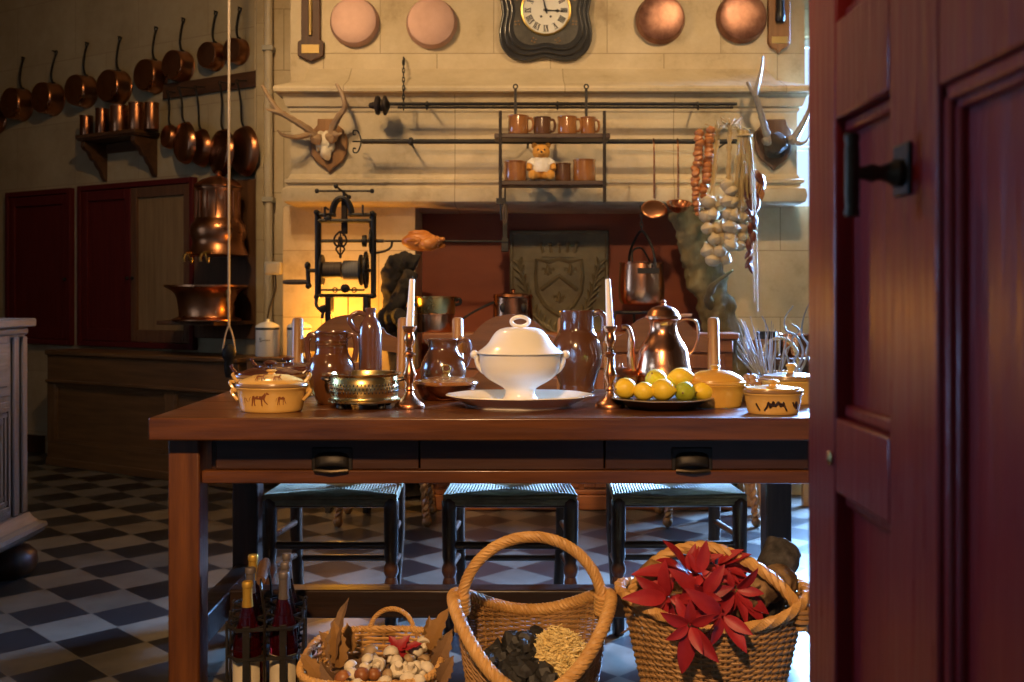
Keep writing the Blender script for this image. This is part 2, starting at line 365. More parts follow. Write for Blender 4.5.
M['nut'] = mat('walnut_shell', (.24,.115,.05), (.40,.22,.11), rough=.6, scale=12, bump=.5)
M['fillg'] = mat('drum_rope_grey', (.26,.235,.20), (.36,.33,.28), rough=.8, scale=4, stretch=(60,1,1), bump=.4)
M['drumw'] = mat('drum_wood', (.07,.045,.028), (.12,.08,.05), rough=.6, scale=4, stretch=(20,1,1))
M['black'] = mat('black_paint', (.012,.011,.011), rough=.4)
def pane_glass(name):
    m, nt, b = newmat(name); nt.nodes.remove(b); out = nt.nodes['Material Output']
    t = N(nt, 'ShaderNodeBsdfTransparent'); g = N(nt, 'ShaderNodeBsdfGlossy', Roughness=.03); mx = N(nt, 'ShaderNodeMixShader'); mx.inputs[0].default_value = .05
    L(nt, t.outputs[0], mx.inputs[1]); L(nt, g.outputs[0], mx.inputs[2]); L(nt, mx.outputs[0], out.inputs[0]); return m
M['glass'] = pane_glass('window_glass')
M['winframe'] = mat('window_frame_paint', (.5,.48,.44), rough=.5)
# ------------------------------------------------------------------ left wall frame
A1 = V(((50-512)/157.4, F/157.4)); A2 = V(((165-512)/171.3, F/171.3))
EW = (A2-A1).normalized()                       # along the wall towards the corner
NW = V((EW.y, -EW.x))                           # out of the wall towards the room
if NW.y > 0: NW = -NW
WO = A1-NW*.30                                  # a point of the wall plane
kk = (258-512)/F
tt = (WO.x-kk*WO.y)/(kk*EW.y-EW.x)
CO = WO+EW*tt                                   # corner with the back wall
RL = atan2(EW.y, EW.x)
def LW(px, py, off=0):
    """point on the left wall, off metres in front of it"""
    k = (px-512)/F; o = CO+NW*off
    t = (o.x-k*o.y)/(k*EW.y-EW.x)
    p = o+EW*t
    return V((p.x, p.y, H-(py-295)*p.y/F))
def LU(px, off=0):
    p = LW(px, 295, off); return (V((p.x, p.y))-CO).dot(EW)
def LS(px, off=0): return F/LW(px, 295, off).y
YB = CO.y; YF = F/183.0; YJ = F/185.0
# ------------------------------------------------------------------ room shell
struct(MB().box(-4.3, 3.0, -1.3, 8.6, -.06, 0).build('floor', M['floor']))
struct(MB().box(-4.4, 3.1, -1.45, 8.6, 3.3, 3.4).build('ceiling', M['plaster']))
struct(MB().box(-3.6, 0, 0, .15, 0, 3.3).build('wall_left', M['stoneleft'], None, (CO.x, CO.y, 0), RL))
WX0, WX1, WZ0, WZ1 = 1.62, 2.95, .85, 2.6
b = MB()
b.box(CO.x-.02, WX0, YB, YB+.18, 0, 3.3).box(WX1, 3.1, YB, YB+.18, 0, 3.3).box(WX0, WX1, YB, YB+.18, 0, WZ0).box(WX0, WX1, YB, YB+.18, WZ1, 3.3)
struct(b.build('wall_back', M['stone']))
b = MB(); fw = .05
b.box(WX0, WX1, YB+.06, YB+.11, WZ0, WZ0+fw).box(WX0, WX1, YB+.06, YB+.11, WZ1-fw, WZ1)
for x in (WX0+fw/2, (WX0+WX1)/2, WX1-fw/2): b.box(x-fw/2, x+fw/2, YB+.06, YB+.11, WZ0, WZ1)
for z in (1.4, 1.95): b.box(WX0, WX1, YB+.07, YB+.10, z-.012, z+.012)
w1 = struct(b.build('window_1', M['winframe'], bev=.006))
MB().box(WX0+.02, WX1-.02, YB+.082, YB+.086, WZ0+.02, WZ1-.02).build('pane', M['glass'], w1)
# side walls (out of view), left one with a window too
VY0, VY1, VZ0, VZ1 = 3.2, 4.6, .9, 2.2
b = MB()
b.box(-4.35, -4.2, -1.3, VY0, 0, 3.3).box(-4.35, -4.2, VY1, 8.6, 0, 3.3).box(-4.35, -4.2, VY0, VY1, 0, VZ0).box(-4.35, -4.2, VY0, VY1, VZ1, 3.3)
struct(b.build('wall_west', M['plaster']))
b = MB()
b.box(-4.30, -4.25, VY0, VY1, VZ0, VZ0+fw).box(-4.30, -4.25, VY0, VY1, VZ1-fw, VZ1)
for y in (VY0+fw/2, (VY0+VY1)/2, VY1-fw/2): b.box(-4.30, -4.25, y-fw/2, y+fw/2, VZ0, VZ1)
for z in (1.4, 1.9): b.box(-4.29, -4.26, VY0, VY1, z-.012, z+.012)
w2 = struct(b.build('window_2', M['winframe'], bev=.006))
MB().box(-4.278, -4.274, VY0+.02, VY1-.02, VZ0+.02, VZ1-.02).build('pane', M['glass'], w2)
struct(MB().box(3.0, 3.15, -1.3, YB+.2, 0, 3.3).build('wall_east', M['plaster']))
struct(MB().box(-4.35, 3.15, -1.45, -1.3, 0, 3.3).build('wall_south', M['plaster']))
# chimney breast over the mantel
struct(MB().box(-1.21, 1.60, YF, YB-.001, 2.2, 3.3).build('wall_chimney', M['stone']))
# jambs
struct(MB().box((283-512)/185, (415-512)/185, YJ, YB-.001, 0, 1.56).build('wall_jamb_left', M['stone']))
struct(MB().box(1.14, 1.64, YJ, YB-.001, 0, 1.56).build('wall_jamb_right', M['stone']))
MB_ = MB().box((415-512)/185-.01, 1.15, YB-.035, YB-.002, .0, 1.56)
struct(MB_.build('wall_hearth', M['hearth']))
struct(MB().box((415-512)/185+.001, 1.139, YJ-.02, YB-.036, 0, .68).build('trim_hearth', M['hearth'], bev=.01))
# mantel hood: moulded profile (projection p from the frieze, height z), mitred returns
YZ = F/190.0
def zz(y, s=190): return H-(y-295)/s
prof = [(0,zz(205)),(.012,zz(204.5)),(.035,zz(202)),(.043,zz(196)),(.036,zz(189)),(.014,zz(186)),(.014,zz(184.5)),(.030,zz(183)),(.030,zz(180)),(.012,zz(178.5)),(.006,zz(176)),(0,zz(174)),
        (0,zz(113)),(.008,zz(111)),(.010,zz(108)),(.022,zz(107)),(.030,zz(103)),(.038,zz(98)),(.058,zz(95)),(.075,zz(94)),(.078,zz(91)),(.074,zz(88.5)),(-.09,zz(80.5,186.5)),(-.20,zz(69,183))]
b = MB(); vs = []; fs = []; n = len(prof)
for p, z in prof:
    for x, y in ((-1.163-p, YB-.01), (-1.163-max(p,-.05), YZ-p), (1.50+max(p,-.12), YZ-p), (1.50+p, YB-.01)): vs.append((x, y, z))
for i in range(n-1):
    for k in range(3): fs.append((4*i+k, 4*i+k+1, 4*i+5+k, 4*i+4+k))
    fs.append((4*i+3, 4*i, 4*i+4, 4*i+7))
fs.append((0,3,2,1)); fs.append(tuple(4*(n-1)+k for k in range(4)))
struct(b.add(vs, fs).build('trim_mantel', M['stonemantel'], ang=25))
# corner pilaster and cream service pipe
struct(MB().box(LW(258,0).x-.0, -1.44, YB-.06, YB-.002, 0, 3.3).build('trim_corner', M['stoneleft'], bev=.008))
b = MB().tube([(-1.418, YB-.05, .0), (-1.418, YB-.05, 3.29)], .024, 12)
pipe = tag(b.build('service_pipe', M['pipe']), 'cream painted pipe running up the corner beside the chimney breast', 'pipe')
for z in (.6, 1.62, 2.5): MB().box(-1.45, -1.386, YB-.082, YB-.002, z, z+.03).build('pipe_clip', M['grey'], pipe, bev=.003)
p = P(276, 268.5, 184)
jb = tag(MB().box(-.045,.045,-.03,.03,-.035,.035).build('junction_box', M['grey'], None, (p.x+.0, YJ-.031, p.z), bev=.008), 'small grey electrical box at the left edge of the hearth wall', 'electrical box')
MB().box(-.03,.03,-.034,-.03,-.024,.024).build('cover', M['grey'], jb, bev=.002)
MB().tube(curve([(.01,.0,-.035),(.012,-.004,-.12),(-.02,-.01,-.22),(-.035,-.02,-.34),(-.04,-.03,-.46)]), .005, 6).build('cable', M['iron'], jb)
struct(MB().box(-3.4, LU(47,.0)-.02, -.03, -.001, 0, .12).build('baseboard_left', M['darkwx'], None, (CO.x, CO.y, 0), RL))
# ------------------------------------------------------------------ saucepans on the left wall
def saucepan(name, label, r, d, hl, bend=0, group='copper saucepans hanging along the top of the left wall'):
    t = thing(name, label, 'saucepan', group=group)
    b = MB().lathe([(r-.004,.004),(r+.004,0),(r+.006,.006),(r+.001,.012),(r,.03),(r*.99,d-.018),(r*.97,d-.006),(r*.92,d),(r*.5,d+.002),(0,d+.003),(0,d-.002),(r*.9,d-.005),(r-.004,d-.02)], 40, RX, closed=False)
    b.build('pan_body', M['copperd'], t)
    pts = [(0,-.012,r-.002),(0,-.028,r+.03),(bend*.3,-.034,r+hl*.4),(bend,-.026,r+hl*.8),(bend*1.3,-.016,r+hl)]
    h = MB().tube(curve(pts, 5), .0085, 8, flat=.6); q = V(pts[-1])
    h.tube([(q.x+.012*cos(a*pi/6), q.y, q.z+.010+.012*sin(a*pi/6)) for a in range(12)], .004, 6, True)
    h.build('handle', M['iron'], t)
    MB().ell((0,-.008,r-.004),.014,.010,.02,10,6).build('rivet_plate', M['iron'], t)
    return t
rows = [(-10,118,15,.115,.19),(17,104,15,.115,.20),(48,98.5,15,.115,.20),(81,91,15,.11,.20),(114,87,16,.11,.20),(150.5,76,15.5,.105,.19),(178,66,14.5,.10,.185),(211.5,56,13,.085,.17),(236,51,12,.075,.165)]
ordn = ['cut by the picture edge at the far left','second from the left, plain flat base turned left','third from the left, with a bent handle','fourth from the left, above the carved shelf','fifth and largest, above the pots on the shelf','sixth from the left, before the plank rail','seventh from the left, over the rail end','second nearest the corner, small','smallest, nearest the corner behind the white cord']
for i, (px, py, r, d, hl) in enumerate(rows):
    s = LS(px, .06); p = LW(px, py, .004)
    # centre of the body is half a depth off the wall
    pc = LW(px, py, d/2); u = V((pc.x, pc.y))-NW*(d/2-.003)
    t = saucepan('saucepan', 'copper saucepan on the left wall, '+ordn[i], r/s*1.04, d, hl, .025 if i == 2 else .008)
    t.location = (u.x, u.y, pc.z); t.rotation_euler = (0,0,RL)
    b = MB().tube([(.01,.0,r/s*1.04+hl+.02),(.01,-.03,r/s*1.04+hl+.021)], .004, 6)
    b.build('hook', M['iron'], t)
# carved shelf
u0, u1 = LU(74.7,.2), LU(134.5,.2)
zs = LW(105, 131.7, .2).z
sh = thing('wall_shelf', 'dark carved wooden shelf with scrolled brackets on the left wall', 'shelf', (CO.x+EW.x*(u0+u1)/2, CO.y+EW.y*(u0+u1)/2, zs), RL)
w = (u1-u0)/2
b = MB().box(-w, w, -.20, -.001, -.026, 0); b.box(-w+.008, w-.008, -.19, -.001, -.036, -.026); b.build('board', M['shelfw'], sh, bev=.006)
br = [(0,-.036),(-.175,-.036),(-.178,-.07),(-.165,-.09),(-.14,-.10),(-.12,-.13),(-.11,-.15),(-.085,-.16),(-.07,-.19),(-.045,-.215),(-.03,-.25),(-.012,-.275),(0,-.28)]
for x in (-w+.045, w-.045):
    MB().prism([(a, z) for a, z in br], -.018, .018, Matrix(((0,1,0,x),(1,0,0,-.001),(0,0,1,0),(0,0,0,1)))).build('bracket', M['shelfw'], sh, bev=.003)
MB().box(-w+.06, w-.06, -.012, -.001, -.10, -.036).build('back_rail', M['shelfw'], sh, bev=.003)
def pot(name, label, cat, r, h, m, loc, group, handle=None, rot=0):
    t = thing(name, label, cat, loc, rot, group)
    MB().lathe([(0,0),(r*.94,0),(r,.006),(r,h*.5),(r*.985,h-.008),(r*1.03,h-.006),(r*1.04,h),(r*.96,h),(r*.93,h-.01),(r*.92,.01),(0,.008)], 28).build('pot_body', m, t)
    if handle:
        MB().tube(curve([(r*.97,0,h*.85),(r*1.35,0,h*.82),(r*1.5,0,h*.5),(r*1.3,0,h*.22),(r*.97,0,h*.2)],5), .0065, 8).build('handle', m, t)
    return t
posn = ['small dark one at the left end','second, dark, behind its neighbour','middle one, bright','fourth, wide','right-hand one over the bracket']
for i, (a, bq, y0) in enumerate([(80,93,116),(95.5,109,109),(110,129,106),(128.5,144.5,103),(144.5,159,103)]):
    off = .10; px = (a+bq)/2; s = LS(px, off); p = LW(px, 130, off)
    t = pot('copper_pot', 'straight copper pot on the carved left-wall shelf, '+posn[i], 'pot', (bq-a)/2/s*.98, LW(px,y0,off).z-zs, M['copperdk' if i < 2 else 'copperd'], (p.x, p.y, zs+.0005), 'copper pots on the carved shelf', True, RL+pi/2+.4)
# plank rail with frying pans
u0, u1 = LU(163,.02), LU(257,.02); zr = LW(210, 85, .02).z; um = (u0+u1)/2
tag(MB().box(-(u1-u0)/2, (u1-u0)/2, -.025, -.001, -.046, .046).build('plank_rail', M['shelfw'], None, (CO.x+EW.x*um, CO.y+EW.y*um, zr), RL, bev=.004), 'dark plank rail on the left wall carrying hanging frying pans', 'rail')
fpos = ['smallest, at the left end of the plank','second from the left, wide','third, turned slightly away','fourth, dark, beside the white cord','largest, nearest the corner']
for i, (px, py, ry) in enumerate([(171,137,12),(186.5,143,21),(203,148,19),(223.5,153,24),(246,151,25)]):
    off = .05; s = LS(px, off); p = LW(px, py, [.05,.09,.05,.09,.05][i]); r = ry/s
    t = thing('frying_pan', 'copper frying pan hanging from the plank rail, '+fpos[i], 'frying pan', (p.x, p.y, p.z), (radians([-3,2,2,-2,3][i]), 0, RL-radians([14,18,20,20,16][i])), 'frying pans under the plank rail')
    MB().lathe([(r-.003,.0),(r+.002,0),(r,.008),(r*.90,.034),(r*.86,.038),(r*.5,.040),(0,.041),(0,.037),(r*.84,.033)], 40, RX).build('pan_body', M[['copperd','copper','copperd','copperdk','copperd'][i]], t)
    hl = zr-.03-p.z-r
    MB().tube(curve([(0,-.008,r-.004),(0,-.02,r+.03),(0,-.02,r+hl*.6),(0,-.034,r+hl)],5), .007, 8, flat=.55).build('handle', M['iron'], t)
    MB().tube([(0,-.03,r+hl+.012),(0,[.038,.078,.038,.078,.038][i]-.012,r+hl+.016)], .004, 6).build('peg', M['iron'], t)
    MB().tube([(0,-.036+.008*cos(a*pi/5),r+hl+.006+.012*sin(a*pi/5)) for a in range(10)], .003, 6, True).build('hook', M['iron'], t)
# ------------------------------------------------------------------ recessed cupboards on the left wall
def cup(pxa, pxb, ya, yb, name, label, doors):
    ua, ub = LU(pxa,.03), LU(pxb,.03); zb = .745; um = (ua+ub)/2; w = (ub-ua)/2
    za, zbb = LW(pxa, ya, .03).z, LW(pxb, yb, .03).z; h = (za+zbb)/2-zb
    t = thing(name, label, 'cupboard', (CO.x+EW.x*um, CO.y+EW.y*um, zb), RL)
    f = .035
    b = MB().box(-w,-w+f,-.04,-.001,0,h).box(w-f,w,-.04,-.001,0,h).box(-w+f,w-f,-.04,-.001,h-f,h).box(-w+f,w-f,-.04,-.001,0,f)
    b.build('frame', M['redcup'], t, bev=.004)
    for (a, c, mf, mp) in doors:
        x0 = -w+f+(2*w-2*f)*a+.003; x1 = -w+f+(2*w-2*f)*c-.003; st = .055
        b = MB().box(x0,x0+st,-.03,-.002,f+.003,h-f-.003).box(x1-st,x1,-.03,-.002,f+.003,h-f-.003).box(x0+st,x1-st,-.03,-.002,h-f-.003-st*1.2,h-f-.003).box(x0+st,x1-st,-.03,-.002,f+.003,f+.003+st*1.4)
        d = b.build('door', M[mf], t, bev=.004)
        MB().box(x0+st-.005,x1-st+.005,-.014,-.002,f+st,h-f-st).build('panel', M[mp], d, bev=.004)
        MB().ell((x1-.02 if a == 0 and len(doors) > 1 or len(doors) == 1 else x0+.02,-.036,h*.42),.012,.014,.012,10,8).build('knob', M['iron'], d)
    return t
cup(6, 71, 193.5, 187, 'wall_cupboard', 'narrow dark red cupboard door at the far left of the left wall', [(0,1,'redcup','redcup')])
cup(78, 194, 187, 176, 'wall_cupboard', 'red framed double cupboard with one pale wood panelled door', [(0,.47,'redcup','redcup'),(.47,1,'rimwood','palewood')])
# ------------------------------------------------------------------ copper wall fountain
ua, ub = LU(195,.02), LU(259,.02); um = (ua+ub)/2
fb = thing('backboard', 'tall dark wooden backboard behind the copper water fountain', 'backboard', (CO.x+EW.x*um, CO.y+EW.y*um, .82), RL)
hb = LW(230,181,.02).z-.82
b = MB().box(-(ub-ua)/2,(ub-ua)/2,-.03,-.001,0,hb); b.build('board', M['rimwood'], fb, bev=.005)
MB().box(-(ub-ua)/2+.03,(ub-ua)/2-.03,-.34,-.03,LW(206.5,321,.262).z-.82-.024,LW(206.5,321,.262).z-.82-.001).build('ledge', M['rimwood'], fb, bev=.004)
off = .218; pc = LW(218.5, 256, off); s = LS(218.5, off)
def fz(y): return LW(218.5, y, off).z
zt = fz(256)
ft = thing('water_fountain', 'copper wall fountain tank with domed lid and two brass taps', 'water fountain', (pc.x, pc.y, zt), RL)
k = .97/s
pr = [(0,0),(30*k,0),(31*k,.004),(30*k,.012),(26.5*k,(256-246)/s),(25.5*k,(256-241)/s),(27*k,(256-238)/s),(28.5*k,(256-231)/s),(27*k,(256-225)/s),(23*k,(256-220)/s),(22*k,(256-218)/s),(21*k,(256-205)/s),(21*k,(256-192)/s),(22.5*k,(256-190)/s),(22.5*k,(256-188.5)/s),(19*k,(256-188)/s),(0,(256-187.8)/s)]
MB().lathe(pr, 48).build('tank', M['copperd'], ft)
l0 = (256-188)/s
MB().lathe([(23.5*k,l0),(24*k,l0+.008),(23*k,l0+.016),(20*k,l0+.03),(15*k,l0+.05),(9*k,l0+.06),(4*k,l0+.065),(2.5*k,l0+.075),(3.5*k,l0+.09),(2*k,l0+.10),(0,l0+.102)], 48, wav=lambda a: .035*cos(12*a)).build('lid', M['copperd'], ft)
for a in range(12):
    pass
b = MB()
for i in range(14):
    a = 2*pi*i/14
    b.tube([(21.3*k*cos(a),21.3*k*sin(a),(256-218)/s),(21.3*k*cos(a),21.3*k*sin(a),(256-192)/s)], .006, 6)
b.build('fluting', M['copperd'], ft)
for x in (-.045, .085):
    tp = MB().tube(curve([(x,-.12,.02),(x,-.19,.01),(x,-.215,-.015),(x+.004,-.215,-.04)],5), .009, 8).build('tap', M['brass'], ft)
    MB().tube(curve([(x,-.18,.015),(x+.02,-.19,-.02),(x+.045,-.2,-.045),(x+.05,-.2,-.015)],5), .006, 8).build('tap_lever', M['brass'], tp)
off = .262; pc = LW(206.5, 320, off); s = LS(206.5, off); zb = LW(206.5, 321, off).z; k = 1/s
bs = thing('basin', 'copper footed basin with ring handles below the wall fountain', 'basin', (pc.x, pc.y, zb), RL)
hh = 36/s
MB().lathe([(0,0),(36*k,0),(38*k,.004),(38*k,.010),(35*k,.018),(31*k,.024),(30*k,.034),(31*k,hh*.42),(32.5*k,hh*.62),(35*k,hh*.76),(39*k,hh*.86),(44*k,hh*.92),(45.5*k,hh*.95),(45.5*k,hh),(43*k,hh),(37*k,hh*.86),(33*k,hh*.7),(29*k,hh*.4),(0,hh*.3)], 48, sy=.78).build('bowl', M['copperd'], bs)
MB().tube([(.15+.0,-.135-.004*cos(i*pi/8),hh*.62+.04*sin(i*pi/8)) if 0 else (.255+.02*cos(i*pi/8),-.085-.02*cos(i*pi/8),hh*.6+.036*sin(i*pi/8)) for i in range(16)], .007, 8, True).build('ring_handle', M['brass'], bs)
MB().ell((.25,-.075,hh*.6+.04),.016,.014,.02,10,8).build('handle_lug', M['brass'], bs)
# ------------------------------------------------------------------ panelled bench along the left wall
ua, ub = LU(47,.3), LU(238,.3); um = (ua+ub)/2; w = (ub-ua)/2; zt = .73
bn = thing('panelled_bench', 'long oak panelled chest bench below the red wall cupboards', 'bench', (CO.x+EW.x*um, CO.y+EW.y*um, 0), RL)
MB().box(-w+.01,w-.01,-.285,-.001,.0,.70).build('body', M['bench'], bn)
MB().box(-w-.01,w+.01,-.315,-.001,.70,zt).build('top', M['bench'], bn, bev=.008)
b = MB().box(-w,w,-.30,-.285,.54,.70).box(-w,w,-.30,-.285,.0,.15); b.box(-w,w,-.318,-.285,.525,.545).box(-w,w,-.312,-.285,.0,.05); b.build('rail', M['bench'], bn, bev=.006)
for x in (-w, .3*w, w-.07):
    MB().box(x,x+.07,-.30,-.285,.15,.54).build('stile', M['benchz'], bn, bev=.004)
for i in range(2):
    x0 = [-w+.07, .3*w+.07][i]; x1 = [.3*w, w-.07][i]
    b = MB()
    for q in range(2):
        g = .012+.012*q
        b.box(x0,x0+g,-.30+.004*q,-.285,.15,.525).box(x1-g,x1,-.30+.004*q,-.285,.15,.525).box(x0,x1,-.30+.004*q,-.285,.15,.15+g).box(x0,x1,-.30+.004*q,-.285,.525-g,.525)
    b.build('panel_moulding', M['bench'], bn, bev=.003)
# ------------------------------------------------------------------ white cord with weight
p = P(229, 343, 196)
cw = thing('hanging_weight', 'dark notched wooden weight hanging on a long white cord', 'weight', (p.x, p.y, Z(378,196)))
zc = 35/196
MB().lathe([(0,0),(.018,.004),(.024,.03),(.026,.07),(.024,.09),(.034,.105),(.036,.125),(.034,.145),(.022,.16),(.016,.172),(0,.176)], 20, sy=.7).build('weight_body', M['iron'], cw)
b = MB().tube([(0,0,.27),(0,0,3.3-cw.location.z-.001)], .0065, 8).tube(curve([(0,0,.27),(-.018,0,.22),(-.033,0,.14)],4), .0045, 6).tube(curve([(0,0,.27),(.018,0,.22),(.034,0,.13)],4), .0045, 6)
b.build('cord', M['cord'], cw)
# ------------------------------------------------------------------ enamel canisters on a small stand
sd = thing('wooden_stand', 'low brown wooden stand under the white enamel canisters', 'stand', (P(283,0,190).x, P(283,0,190).y, 0))
b = MB().box(-.17,.17,-.09,.10,.735,.757); b.build('top', M['bench'], sd, bev=.005)
for x in (-.15,.15):
    for y in (-.07,.08): MB().box(x-.018,x+.018,y-.018,y+.018,0,.735).build('leg', M['benchz'], sd, bev=.003)
MB().box(-.14,.14,-.08,-.06,.64,.735).build('apron', M['bench'], sd, bev=.003)
def canister(px, label, word):
    p = P(px, 354, 190)
    t = thing('enamel_canister', label, 'canister', (p.x, p.y, .758), 0, 'white enamel canisters')
    MB().lathe([(0,0),(.060,0),(.062,.004),(.062,.146),(.0,.146)], 32).build('body', M['enamel'], t)
    MB().lathe([(.0625,.140),(.0635,.142),(.0635,.150),(.0625,.152)], 32, closed=True).build('band', M['navy'], t)
    MB().lathe([(0,.150),(.063,.150),(.064,.154),(.058,.164),(.036,.176),(.012,.182),(.008,.186),(.011,.194),(.0,.198)], 32).build('lid', M['enamel'], t)
    if word:
        b = MB(); x = -.030                       # the small handwritten-style word, too soft to spell out
        def on(u, z): a = u/.062; return (.0626*sin(a), -.0626*cos(a), z)
        b.tube([on(*q) for q in [(-.026,.088),(-.030,.094),(-.024,.099),(-.019,.094),(-.025,.086),(-.019,.08),(-.026,.077),(-.030,.082)]], .0014, 5)
        pts = []
        for i in range(22): pts.append(on(-.017+i*.0021, .082+.0045*abs(sin(i*.72))+(.004 if i in (9,10) else 0)))
        b.tube(pts, .0012, 5)
        b.build('lettering', M['ink'], t)
    return t
canister(267.5, 'white enamel canister with script lettering, left of the chair post', True)
canister(299, 'white enamel canister half hidden behind the chair post', False)
# ------------------------------------------------------------------ copper pans flat on the chimney breast
def wallpan(px, py, r, m, label):
    p = P(px, py, 183)
    t = thing('copper_pan', label, 'pan', (p.x, YF-.003, p.z), 0, 'copper pans either side of the clock')
    r /= 185
    MB().lathe([(r-.003,.001),(r+.003,0),(r+.004,.006),(r,.012),(r*.97,.042),(r*.93,.052),(r*.86,.055),(r*.5,.057),(0,.058),(0,.053),(r*.85,.050),(r*.95,.038)], 48, RX).build('pan_body', M[m], t)
    MB().tube([(0,-.01,r-.003),(0,-.02,r+.04),(0,-.015,r+.22)], .009, 8, flat=.6).tube([(.012*cos(a*pi/5),-.015,r+.232+.012*sin(a*pi/5)) for a in range(10)], .004, 6, True).build('handle', M['iron'], t)
wallpan(355, 22.8, 24.3, 'copperp', 'pink copper pan beside the dark barometer, leftmost of the four by the clock')
wallpan(431.8, 24, 25, 'copperp', 'pink copper pan base hung just left of the clock')
wallpan(660, 20, 24.3, 'copperbase', 'dark shiny copper pan hung just right of the clock')
wallpan(741, 18.5, 25, 'copperbase', 'bright copper pan hung beside the pale cherry barometer')
# ------------------------------------------------------------------ clock
p = P(545.5, 13.7, 183); ck = thing('wall_clock', 'black wavy framed wall clock with white roman numeral dial', 'clock', (p.x, YF-.001, p.z))
def wavy(sx, sz, n=96):
    o = []
    for i in range(n):
        a = 2*pi*i/n; c, s_ = cos(a), sin(a)
        k = (abs(c)**5+abs(s_)**5)**(-.2)
        g = 1-.050*(.5+.5*cos(8*a))*(1 if 1 else 0)+.02*cos(4*a+pi)
        o.append((c*k*g*sx, s_*k*g*sz))
    return o
for nm, q, y0, y1, m in (('outer_moulding',1,-.03,0,'ebony'),('middle_moulding',.90,-.045,-.005,'ebony'),('inner_moulding',.80,-.06,-.005,'ebony')):
    MB().prism(wavy(.252*q+.003, .262*q+.003), y0, y1).build(nm, M[m], ck, bev=.009, seg=3)
MB().prism(wavy(.178, .188), -.055, -.005).build('recess_panel', M['ebonyp'], ck)
b = MB().prism(wavy(.176,.186), -.063, -.058)
b.build('inlaid_panel', M['ebonyp'], ck)
b = MB()
for a in range(8):
    th = pi/8+a*pi/4; cx, cz = .158*cos(th)*1.06, .158*sin(th)*1.10
    for k in range(4): b.ell((cx+.012*cos(k*1.6+a), -.064, cz+.012*sin(k*1.6+a)), .006, .0015, .004, 8, 6)
b.build('inlay', M['rimtan'], ck)
R = .130
MB().lathe([(R-.004,.06),(R+.004,.06),(R+.007,.068),(R+.004,.076),(R-.003,.074)], 64, RX, closed=True).build('bezel', M['gold'], ck)
MB().lathe([(0,.060),(R,.060),(R*.96,.066),(0,.068)], 64, RX).build('dial', M['dial'], ck)
b = MB(); NUM = ['XII','I','II','III','IIII','V','VI','VII','VIII','IX','X','XI']
def stroke(b, m, x0, z0, x1, z1, w):
    d = V((x1-x0, 0, z1-z0)); nrm = V((-d.z, 0, d.x)).normalized()*w/2
    a0, a1 = V((x0,0,z0)), V((x1,0,z1))
    q = [a0+nrm, a0-nrm, a1-nrm, a1+nrm]
    b.add([(v.x,-.0692,v.z) for v in q]+[(v.x,-.0680,v.z) for v in q], [(0,1,2,3),(7,6,5,4),(0,4,5,1),(1,5,6,2),(2,6,7,3),(3,7,4,0)], m)
for i, s_ in enumerate(NUM):
    m = Matrix.Rotation(radians(30*i), 4, 'Y') @ T((0,0,.098))
    wd = {'I': .0085, 'V': .018, 'X': .018}; tot = sum(wd[c] for c in s_); x = -tot/2; h = .016
    for c in s_:
        w = wd[c]; xc = x+w/2
        if c == 'I': stroke(b, m, xc, -h, xc, h, .0048)
        if c == 'V': stroke(b, m, x+.002, h, xc, -h, .0052); stroke(b, m, x+w-.002, h, xc, -h, .002)
        if c == 'X': stroke(b, m, x+.002, h, x+w-.002, -h, .0052); stroke(b, m, x+.002, -h, x+w-.002, h, .002)
        x += w
    stroke(b, m, -tot/2, h, tot/2, h, .002); stroke(b, m, -tot/2, -h, tot/2, -h, .002)
b.build('numerals', M['ink'], ck)
b = MB()
b.prism([(-.004,-.015),(.004,-.015),(.003,.05),(.009,.062),(.003,.072),(0,.095),(-.003,.072),(-.009,.062),(-.003,.05)], -.073, -.071, Matrix.Rotation(radians(94), 4, 'Y'))
b.build('hour_hand', M['ink'], ck)
MB().prism([(-.0035,-.02),(.0035,-.02),(.0022,.118),(-.0022,.118)], -.076, -.074, Matrix.Rotation(radians(-14), 4, 'Y')).lathe([(0,.070),(.009,.070),(.009,.078),(0,.079)], 16, RX).build('minute_hand', M['ink'], ck)
MB().lathe([(0,.068),(.006,.068),(.006,.0695),(0,.0695)], 12, T((-.026,0,-.034)) @ RX).lathe([(0,.068),(.006,.068),(.006,.0695),(0,.0695)], 12, T((.026,0,-.034)) @ RX).build('winding_holes', M['ink'], ck)
# ------------------------------------------------------------------ barometers
def baro(px, ybot, w, label, m, plate_y, dark):
    s = 184; p = P(px, ybot, s)
    t = thing('barometer', label, 'barometer', (p.x, YF-.001, p.z)); k = 1/s
    hh = .85
    if dark:
        out = [(0,0),(13*k,6*k),(13*k,20*k),(9.5*k,22*k),(9.5*k,hh),(-9.5*k,hh),(-9.5*k,22*k),(-13*k,20*k),(-13*k,6*k)]
    else:
        out = [(0,0),(3*k,4*k),(8*k,6*k),(11*k,11*k),(11*k,hh),(-11*k,hh),(-11*k,11*k),(-8*k,6*k),(-3*k,4*k)]
    MB().prism(out, -.03, 0).build('case', M[m], t, bev=.005)
    if dark:
        MB().box(-9*k,9*k,-.034,-.03,8*k,17*k).build('name_plate', M['plate'], t, bev=.002)
        MB().tube([(0,-.034,26*k),(0,-.034,hh-.02)], .011, 10).build('tube', M['plate'], t)
    else:
        MB().box(-8*k,8*k,-.034,-.03,10*k,17*k).build('name_plate', M['plate'], t, bev=.004)
        MB().lathe([(0,0),(4*k,0),(4.8*k,.01),(4.8*k,.05),(4.2*k,.06),(4.2*k,hh-.25),(0,hh-.25)], 16, T((0,-.045,31*k))).build('tube', M['black'], t)
baro(310.5, 61.5, 26, 'dark mahogany stick barometer with brass plate, left of the pink copper pans', 'baro', 0, True)
